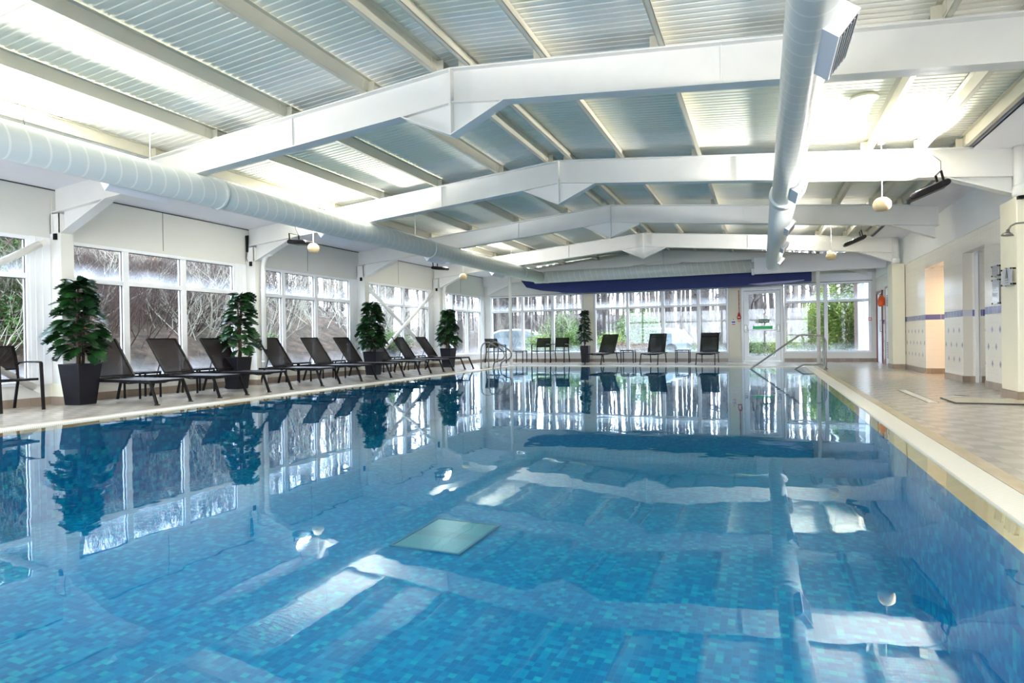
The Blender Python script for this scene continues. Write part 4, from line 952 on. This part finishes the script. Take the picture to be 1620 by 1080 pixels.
# ------------------------------------------------------------------ potted plants
def lobed_leaf(L, W_, lobes=6):
    pts = [(0, 0)]
    side = []
    for k in range(lobes):
        u = (k + .5) / lobes; w_ = W_ * math.sin(math.pi * min(1, .18 + u * .8)) ** .8
        side += [(u * L * .92 + .02 * L, w_), (u * L + L * .05, w_ * .32 + .0)]
    return [(x, y) for x, y in side] , L
def add_leaf(mb, base, d, L, W_, droop, lob=True):
    d = Vector(d).normalized(); sd = d.cross(Vector((0, 0, 1)));
    if sd.length < .1: sd = Vector((1, 0, 0))
    sd.normalize(); nrm = sd.cross(d).normalized(); tw = random.uniform(-.5, .5); sd = (sd * math.cos(tw) + nrm * math.sin(tw))
    base = Vector(base)
    def pt(u, w_): return base + d * (u * L) + sd * w_ - Vector((0, 0, 1)) * droop * u * u * L + Vector((0, 0, 1)) * abs(w_) * .25
    n = 6 if lob else 5; c = [pt(k / n, 0) for k in range(n + 1)]
    for s_ in (-1, 1):
        for k in range(n):
            u = (k + .5) / n
            w_ = W_ * (math.sin(math.pi * (.12 + .8 * u)) ** .7)
            if lob:
                tip = pt(min(1.05, u + .18), s_ * w_); m1 = pt(u - .02, s_ * w_ * .75); 
                mb.add([c[k], c[k + 1], tip, m1], [(0, 1, 2, 3)], True)
            else:
                w2 = W_ * (math.sin(math.pi * (.04 + .9 * (k + 1) / n)) ** .8); w1 = W_ * (math.sin(math.pi * (.04 + .9 * k / n)) ** .8)
                mb.add([c[k], c[k + 1], pt((k + 1) / n, s_ * w2), pt(k / n, s_ * w1)], [(0, 1, 2, 3)], True)
def plant(x, y, rz, lb, H=2.05, spread=.42, n=90, seed=1, kind='lobed', pot=(.21, .15, .655), cat='potted plant', profile=None):
    random.seed(seed); t_ = empty('potted_plant', lb, cat, (x, y, 0), rz, 'tall green plants in black square planters')
    a, b_, h = pot
    mb = MB()
    def ring(r_, z): return [(-r_, -r_, z), (r_, -r_, z), (r_, r_, z), (-r_, r_, z)]
    vs = ring(b_, 0) + ring(a, h) + ring(a - .022, h) + ring(a - .028, h - .06)
    fs = [(3, 2, 1, 0)]
    for k in range(3): fs += [(k * 4 + i, k * 4 + (i + 1) % 4, k * 4 + 4 + (i + 1) % 4, k * 4 + 4 + i) for i in range(4)]
    mb.add(vs, fs); mb.build('planter', 'planter', t_, bevel=.008)
    mb = MB(); r_ = a - .03; mb.box((-r_, -r_, h - .12), (r_, r_, h - .05)); mb.build('soil', 'soil', t_)
    st = MB()
    stems = []
    for k in range(3 if kind == 'lobed' else 2):
        ax, ay = random.uniform(-.07, .07), random.uniform(-.07, .07); top = H - h - (.12 if k == 0 else random.uniform(.3, .7))
        bx_, by_ = random.uniform(-.06, .06), random.uniform(-.06, .06)
        P_ = [(ax + (bx_) * u + .015 * math.sin(9 * u), ay + by_ * u, h - .06 + (top + .06) * u) for u in [q / 7 for q in range(8)]]
        st.tube(P_, [.026 - .014 * q / 7 for q in range(8)] if kind == 'lobed' else [.018 - .01 * q / 7 for q in range(8)], 7); stems.append(P_)
    lf = MB()
    for k in range(n):
        u = (k + random.random()) / n
        P_ = stems[0] if u > .55 else random.choice(stems)
        z = h + .12 + u * (H - h - .14)
        q = min(1, (z - h + .06) / (P_[-1][2] - h + .06)); i0 = min(6, int(q * 7)); base = Vector(P_[i0]).lerp(Vector(P_[i0 + 1]), q * 7 - i0)
        az = k * 2.4 + random.uniform(-.3, .3)
        if profile: sp = profile(u) * spread
        else: sp = spread * (.55 + .75 * math.sin(math.pi * min(1, .25 + u * .85))) * (1.05 - .6 * u)
        el = random.uniform(-.1, .55) + .3 * u
        d_ = Vector((math.cos(az) * math.cos(el), math.sin(az) * math.cos(el), math.sin(el)))
        pl = sp * random.uniform(.35, .6); lp = base + d_ * pl
        st.tube([base, base + d_ * pl * .5 + Vector((0, 0, .01)), lp], .004, 4, caps=False)
        L_ = random.uniform(.16, .27) if kind == 'lobed' else random.uniform(.10, .15)
        add_leaf(lf, lp, d_ + Vector((0, 0, -.35)), L_, L_ * (.42 if kind == 'lobed' else .25), .35, kind == 'lobed')
        if kind != 'lobed':
            for _ in range(2):
                add_leaf(lf, base + d_ * pl * random.uniform(.5, 1.0), d_ + Vector((random.uniform(-.7, .7), random.uniform(-.7, .7), -.4)), L_, L_ * .26, .3, False)
    st.build('stem', 'bark', t_); lf.build('foliage', 'leaf_dark' if kind == 'lobed' else 'leaf_fig', t_)
    return t_
plant(-10.16, 6.42, R(8), 'largest potted plant with deeply lobed leaves, beside the cut off armchair', 2.05, .36, 210, 3)
plant(-10.10, 9.52, R(3), 'second potted plant, behind the third lounger', 2.04, .30, 150, 5)
plant(-10.05, 14.25, R(5), 'third potted plant, in front of the crossed bracing tubes', 2.06, .34, 230, 8)
plant(-10.00, 18.55, R(-4), 'fourth potted plant, beyond the last left lounger', 2.02, .34, 220, 12)
plant(-6.24, 22.55, 0, 'slender small leaved plant in a black planter by the far windows', 2.02, .38, 190, 21, kind='fig', pot=(.165, .125, .64), profile=lambda u: 1.15 - .75 * u)

# ------------------------------------------------------------------ outside: ground, trees, bushes
def hgt(x, y):
    """ground height outside: bank on the left, low ground beyond the far wall"""
    z = -.12
    if x < -11.2:
        d_ = min(1, max(0, (-11.6 - x) / 9)); fall = min(1, max(0, (31 - y) / 12)) if y > 19 else 1
        z += 4.6 * (d_ ** 1.0) * (.12 + .88 * fall)
    if y > 27: z += .10 * min(1, (y - 27) / 20)
    if y > 36 and x > -34: z += 3.4 * min(1, (y - 36) / 34)
    return z
mb = MB(); nx, ny = 46, 50; vs = []
xs = [-60 + 90 * i / nx for i in range(nx + 1)]; ys_ = [-14 + 104 * j / ny for j in range(ny + 1)]
for y in ys_:
    for x in xs: vs.append((x, y, hgt(x, y) - .05 - (1.6 if (XL - .9 < x < XR + 2.5 and YN - 1 < y < YF + .8) else 0)))
fs = [(j * (nx + 1) + i, j * (nx + 1) + i + 1, (j + 1) * (nx + 1) + i + 1, (j + 1) * (nx + 1) + i) for j in range(ny) for i in range(nx)]
mb.add(vs, fs, True); o = mb.build('ground', 'ground'); struct(o)
mb = MB(); mb.box((-12, YF + .3, -.13), (10, 27.5, -.09)); o = mb.build('lawn', 'lawn'); struct(o)

def grow(mb, p, d, L, r_, depth, sides, nb, rng, sag=.0, jit=.28, up_=.12):
    p = Vector(p); d = Vector(d).normalized(); n = 4; pts = [p.copy()]; dirs = [d.copy()]
    for k in range(n):
        d = (d + Vector((rng.uniform(-jit, jit), rng.uniform(-jit, jit), rng.uniform(-jit, jit) * .6 + up_ - sag))).normalized()
        p = p + d * (L / n); pts.append(p.copy()); dirs.append(d.copy())
    mb.tube(pts, [r_ * (1 - .75 * k / n) for k in range(n + 1)], sides, caps=False)
    if depth > 0:
        for k in range(nb):
            u = rng.uniform(.2, 1) * n; i = min(n - 1, int(u)); q = pts[i].lerp(pts[i + 1], u - i)
            ax = Vector((rng.uniform(-1, 1), rng.uniform(-1, 1), rng.uniform(-.3, .8))).normalized()
            nd_ = (dirs[i] * .6 + ax * .9)
            grow(mb, q, nd_, L * rng.uniform(.35, .6), r_ * .42, depth - 1, 3, nb, rng, sag, jit, up_)
def tall_tree(seed, H, r_, matn, branches):
    rng = random.Random(seed); mb = MB(); n = 9; pts = []; x = y = 0
    for k in range(n + 1): pts.append((x, y, H * k / n)); x += rng.uniform(-.12, .12) * H / 14; y += rng.uniform(-.12, .12) * H / 14
    mb.tube(pts, [r_ * (1 - .8 * k / n) for k in range(n + 1)], 7, caps=False)
    o = mb.build('trunk', matn)
    bb_ = MB()
    for k in range(branches):
        u = rng.uniform(.15, 1) * n; i = min(n - 1, int(u)); q = Vector(pts[i]).lerp(Vector(pts[i + 1]), u - i)
        a = rng.uniform(0, 6.28); grow(bb_, q, (math.cos(a), math.sin(a), rng.uniform(.2, .9)), rng.uniform(.8, 2.2) * H / 14, r_ * .22, 2, 3, 3, rng)
    return o.data, bb_.build('branches', matn).data
protos = []
for sd, H, r_, mn, br in ((1, 15, .13, 'trunk_grey', 42), (2, 17, .19, 'trunk_grey', 40), (3, 13, .09, 'trunk_pale', 46), (4, 16, .11, 'trunk_grey', 48), (5, 12, .065, 'trunk_pale', 36)):
    protos.append(tall_tree(sd, H, r_, mn, br))
for o in [o for o in COL.objects if o.name.startswith(('trunk', 'branches')) and o.parent is None]: bpy.data.objects.remove(o)
def seen_through(x, y):
    xf = x * YF / y
    if xf > -10.6:
        if xf < -6.2: return 'through the left group of far windows'
        if xf < -3.4: return 'through the middle far windows, left half'
        if xf < -.9: return 'through the middle far windows, right half'
        if xf < .7: return 'through the fire exit door'
        return 'through the far right window'
    yl = y * 10.72 / -x
    for i_, nm_ in ((1, 'through the leftmost window'), (2, 'through the window behind the first three loungers'), (3, 'through the window behind the fourth to sixth loungers'), (4, 'through the window crossed by bracing tubes')):
        if yl < FY[i_]: return nm_
    return 'through the last window of the left wall'
TREE_LOOK = ['straight grey leafless tree', 'thick dark leafless tree', 'pale slender leafless tree', 'tall twiggy leafless tree', 'very thin pale leafless tree']
def put_tree(k, x, y, s_, lb, grp):
    lb = TREE_LOOK[k] + ' seen ' + seen_through(x, y)
    t_ = empty('bare_tree', lb, 'tree', (x, y, hgt(x, y) - .1), random.uniform(0, 6.28), grp); t_.scale = (s_, s_, s_ * random.uniform(.9, 1.1))
    for nm, me in zip(('trunk', 'branches'), protos[k]): c = bpy.data.objects.new(nm, me); COL.objects.link(c); c.parent = t_
    return t_
random.seed(99)
G1 = 'bare trees of the wood beyond the far windows'; L1_ = 'tall leafless tree in the thin wood beyond the far windows'
cnt = 0
while cnt < 165:
    y = random.uniform(30, 58); x = y / 23.12 * (-10.6 + 14.4 * ((cnt * .618) % 1))
    if y < 36 and -8 < x < -3: continue
    put_tree(random.choice([0, 1, 2, 3, 3, 4, 2]), x, y, random.uniform(.8, 1.15), L1_, G1); cnt += 1
G2 = 'bare trees on the bank beyond the left windows'; L2_ = 'leafless tree on the wooded bank beyond the left windows'
cnt = 0
while cnt < 132:
    y = random.uniform(9, 62); x = -10.7 - y * .12 - random.uniform(3.5, 24)
    if cnt % 3: y = random.uniform(24, 60); x = -y * random.uniform(.42, .98)
    if x > -13.5 : continue
    put_tree(random.choice([0, 1, 2, 3, 4, 2]), x, y, random.uniform(.6, 1.05), L2_, G2); cnt += 1

# bushes of bare twigs
def twig_mesh(seed, n, R_, H, mn, depth=3, r_=.012, up_=.12, nb=3):
    rng = random.Random(seed); mb = MB()
    for k in range(n):
        a = rng.uniform(0, 6.28); q = rng.uniform(0, R_ * .35)
        grow(mb, (q * math.cos(a), q * math.sin(a), 0), (math.cos(a) * .6, math.sin(a) * .6, rng.uniform(.6, 1.4)), H * rng.uniform(.6, 1), r_, depth, 3, nb, rng, .0, .35, up_)
    o = mb.build('tmp', mn); me = o.data; bpy.data.objects.remove(o); return me
tw = {'red': [twig_mesh(s_, 12, 1.3, 2.0, 'twig_red', 3, .012, nb=4) for s_ in (11, 12, 13)], 'pale': [twig_mesh(s_, 9, 1.2, 2.1, 'twig_pale', 3, .014, nb=4) for s_ in (21, 22)], 'grey': [twig_mesh(s_, 10, 1.2, 2.2, 'trunk_grey', 3, .013, nb=4) for s_ in (31, 32)]}
def put_bush(kind, x, y, s_, lb, grp, nm='bare_bush', dz=0):
    o = bpy.data.objects.new(nm, random.choice(tw[kind])); COL.objects.link(o); o.location = (x, y, hgt(x, y) - .15 + dz); o.rotation_euler = (0, 0, random.uniform(0, 6.28)); o.scale = (s_, s_, s_ * random.uniform(.85, 1.15))
    return tag(o, lb + (' ' + seen_through(x, y) if grp else ''), 'bush', grp)
random.seed(5)
for k in range(110):
    y = random.uniform(5.5, 21); x = -10.7 - random.uniform(2.2, 11) - y * .10
    if k % 2: y = random.uniform(6.5, 17); x = -random.uniform(13.6, 16) - max(0, y - 10) * .3
    put_bush(random.choice(['red', 'red', 'red', 'grey']), x, y, random.uniform(.8, 1.35), 'red brown leafless thicket on the bank', 'red brown thickets outside the left windows')
for k in range(34):
    y = random.uniform(7, 26); x = -10.7 - random.uniform(2.5, 6) - max(0, y - 12) * .12
    put_bush('pale', x, y, random.uniform(.8, 1.2), 'pale leafless bush close outside', 'pale bare bushes outside the left windows')
for k in range(120):
    y = random.uniform(29, 56); x = y / 23.12 * (-10.6 + 14.2 * ((k * .618) % 1))
    if y < 37 and -8.5 < x < -2.5: continue
    put_bush(random.choice(['grey', 'pale', 'red', 'grey']), x, y, random.uniform(.8, 1.4), 'leafless bush below the wood', 'bare bushes beyond the far windows')
for k, (x, y, s_) in enumerate(((-13.0, 5.9, .95), (-13.4, 6.8, .9))):
    put_bush('pale', x, y, s_, ['pale branched bush outside the leftmost window', 'pale branched bush behind the first outside the leftmost window'][k], None)

# leafy bushes
def leaf_blob(seed, n, rx, rz_, ls, mn, cone=False):
    rng = random.Random(seed); mb = MB()
    for k in range(n):
        th = rng.uniform(0, 6.28)
        if cone:
            u = rng.random() ** 1.3; rr = rx * (1 - u) * (rng.random() ** .35) * (.8 + .25 * math.sin(9 * th + 13 * u)); c = Vector((rr * math.cos(th), rr * math.sin(th), u * rz_ * 2))
        else:
            ph = math.acos(rng.uniform(-1, 1)); rr = rng.random() ** .35 * (1 + .22 * math.sin(5 * th) * math.sin(4 * ph))
            c = Vector((rx * rr * math.sin(ph) * math.cos(th), rx * rr * math.sin(ph) * math.sin(th), rz_ + rz_ * rr * math.cos(ph)))
        a = Vector((rng.uniform(-1, 1), rng.uniform(-1, 1), rng.uniform(-.6, .6))).normalized(); b_ = a.cross(Vector((rng.uniform(-1, 1), rng.uniform(-1, 1), 1))).normalized()
        l_ = ls * rng.uniform(.6, 1.3)
        mb.add([c - a * l_, c - b_ * l_ * .4, c + a * l_, c + b_ * l_ * .4], [(0, 1, 2, 3)])
    o = mb.build('tmp', mn); me = o.data; bpy.data.objects.remove(o); return me
gb = leaf_blob(1, 3800, 1.0, .9, .055, 'leaf_bush'); gb2 = leaf_blob(2, 3000, .9, .8, .06, 'leaf_yellow')
def leafy(x, y, sx, sz, me, lb, cat='bush', grp=None, nm='leafy_bush'):
    t_ = empty(nm, lb, cat, (x, y, hgt(x, y) - .1), random.uniform(0, 6), grp)
    o = bpy.data.objects.new('foliage', me); COL.objects.link(o); o.parent = t_; o.scale = (sx, sx, sz)
    mb = MB(); mb.tube([(0, 0, 0), (.02, .02, sz * .5), (0, 0, sz * 1.3)], [.06, .05, .02], 6); mb.build('stem', 'trunk_grey', t_)
cone = leaf_blob(7, 9000, 1.5, 3.2, .07, 'leaf_conifer', True)
leafy(-14.0, 7.7, .75, .62, cone, 'dark green conifer outside the leftmost window', 'tree', nm='conifer')
leafy(-15.6, 7.9, .9, .8, cone, 'green conifer at the top of the bank behind the leftmost window', 'tree', nm='conifer')
fir = leaf_blob(9, 11000, 1.35, 1.7, .075, 'leaf_yellow', False)
leafy(2.75, 27.0, .95, .92, fir, 'bright yellow green conifer bush outside the far right window', 'tree', nm='evergreen_bush')
for i, (x, y, sx, sz, me, lb) in enumerate(((-10.6, 29.5, 1.0, .9, gb2, 'yellow green bush beyond the far left window corner'), (-9.6, 30.5, 1.2, 1.35, gb, 'green bush beyond the first far armchair'), (-8.4, 29.5, 1.1, 1.0, gb, 'fresh green bush between the two far armchairs'),
        (-6.6, 28.5, .9, .9, gb2, 'olive bush right of the slender far plant'), (-5.6, 30, 1.3, 1.4, gb, 'tall green bush behind the left far lounger'), (-.45, 27.5, .75, .62, gb, 'low green bush seen through the fire exit door'),
        (-2.3, 28.3, .8, .5, gb, 'low green bush behind the right far lounger'), (-4.4, 28.6, .8, .35, gb2, 'low green bush before the parked car'), (1.0, 30, .9, .7, gb2, 'olive bush right of the fire exit door'), (-13.2, 13.0, .8, .4, gb, 'low green bush outside the second left window bay'), (-13.0, 19.5, .9, .5, gb, 'low green bush outside the crossed window bay'))):
    leafy(x, y, sx, sz, me, lb)
rb = leaf_blob(4, 2600, .9, .5, .05, 'leaf_brown')
leafy(-5.9, 27.6, .95, .95, rb, 'russet shrub seen beside the left far lounger')
leafy(-4.9, 27.9, .8, .9, rb, 'russet shrub between the left far lounger and the car')

# parked car
def car(x, y, rz, lb):
    t_ = empty('parked_car', lb, 'car', (x, y, hgt(x, y)), rz, None)
    pr = [(-2.1, .35), (-2.15, .75), (-2.05, .95), (-1.75, 1.30), (-1.3, 1.46), (-.3, 1.52), (.5, 1.46), (1.15, 1.05), (1.95, .90), (2.15, .70), (2.15, .35)]
    mb = MB(); n = len(pr); vs = []
    for yy, k in ((-.85, .94), (-.75, 1), (.75, 1), (.85, .94)): vs += [(px * k, yy, .35 + (pz - .35) * k) for px, pz in pr]
    fs = [tuple(range(n)), tuple(range(4 * n - 1, 3 * n - 1, -1))]
    for q in range(3): fs += [(q * n + i, q * n + (i + 1) % n, (q + 1) * n + (i + 1) % n, (q + 1) * n + i) for i in range(n)]
    mb.add(vs, fs, False); mb.build('body', 'carbody', t_)
    wn_ = [(-1.75, 1.0), (-1.55, 1.28), (-1.2, 1.38), (.4, 1.38), (.95, 1.02)]
    for s_ in (-1, 1): mb = MB(); mb.prism_y(wn_, s_ * .83, s_ * .865); mb.build('side_window', 'carglass', t_)
    for wx in (-1.35, 1.35):
        for s_ in (-1, 1): mb = MB(); mb.tube([(wx, s_ * .68, .33), (wx, s_ * .87, .33)], .33, 22); w_ = mb.build('wheel', 'rubber', t_); mb = MB(); mb.tube([(wx, s_ * .86, .33), (wx, s_ * .88, .33)], .19, 16); mb.build('hubcap', 'chrome', w_)
car(-5.6, 33.0, R(175), 'pale car parked outside beyond the middle far lounger')
car(-13.0, 33.5, R(10), 'pale car parked outside beyond the far left corner')

# white outbuilding at the right beyond the glass
t_ = empty('outbuilding', 'white rendered outbuilding beyond the far right window', 'building', (3.3, 24.2, 0))
mb = MB(); mb.box((.0, 0, -.1), (3.5, 6, 3.3)); mb.build('wall', 'white_render', t_)
mb = MB(); mb.box((-.6, -.2, 3.1), (3.5, 6, 3.25)); mb.build('roof_edge', 'white_render', t_)
mb = MB(); mb.box((-.30, .0, -.1), (-.20, .10, 3.1)); mb.build('post', 'brownpost', t_)
mb = MB(); mb.bar((-.22, .05, 2.55), (.0, .05, 2.85), .04, .05, (0, 1, 0)); mb.build('bracket', 'white_render', t_)

# window portals for daylight sampling
lamp_area('daylight left', (XL - .3, 10.2, 1.5), (1, 0, 0), 26, 1, portal=True, size_y=3)
for o in COL.objects:
    if o.type == 'LIGHT' and o.name.startswith('daylight left'): o.rotation_euler = (R(90), 0, R(-90)); 
lamp_area('daylight near', (-3.6, YN - .4, 1.6), (0, 1, 0), 13.4, 1, portal=True, size_y=3)
lamp_area('daylight far', (-3.6, YF + .3, 1.5), (0, -1, 0), 14.5, 1, portal=True, size_y=3)
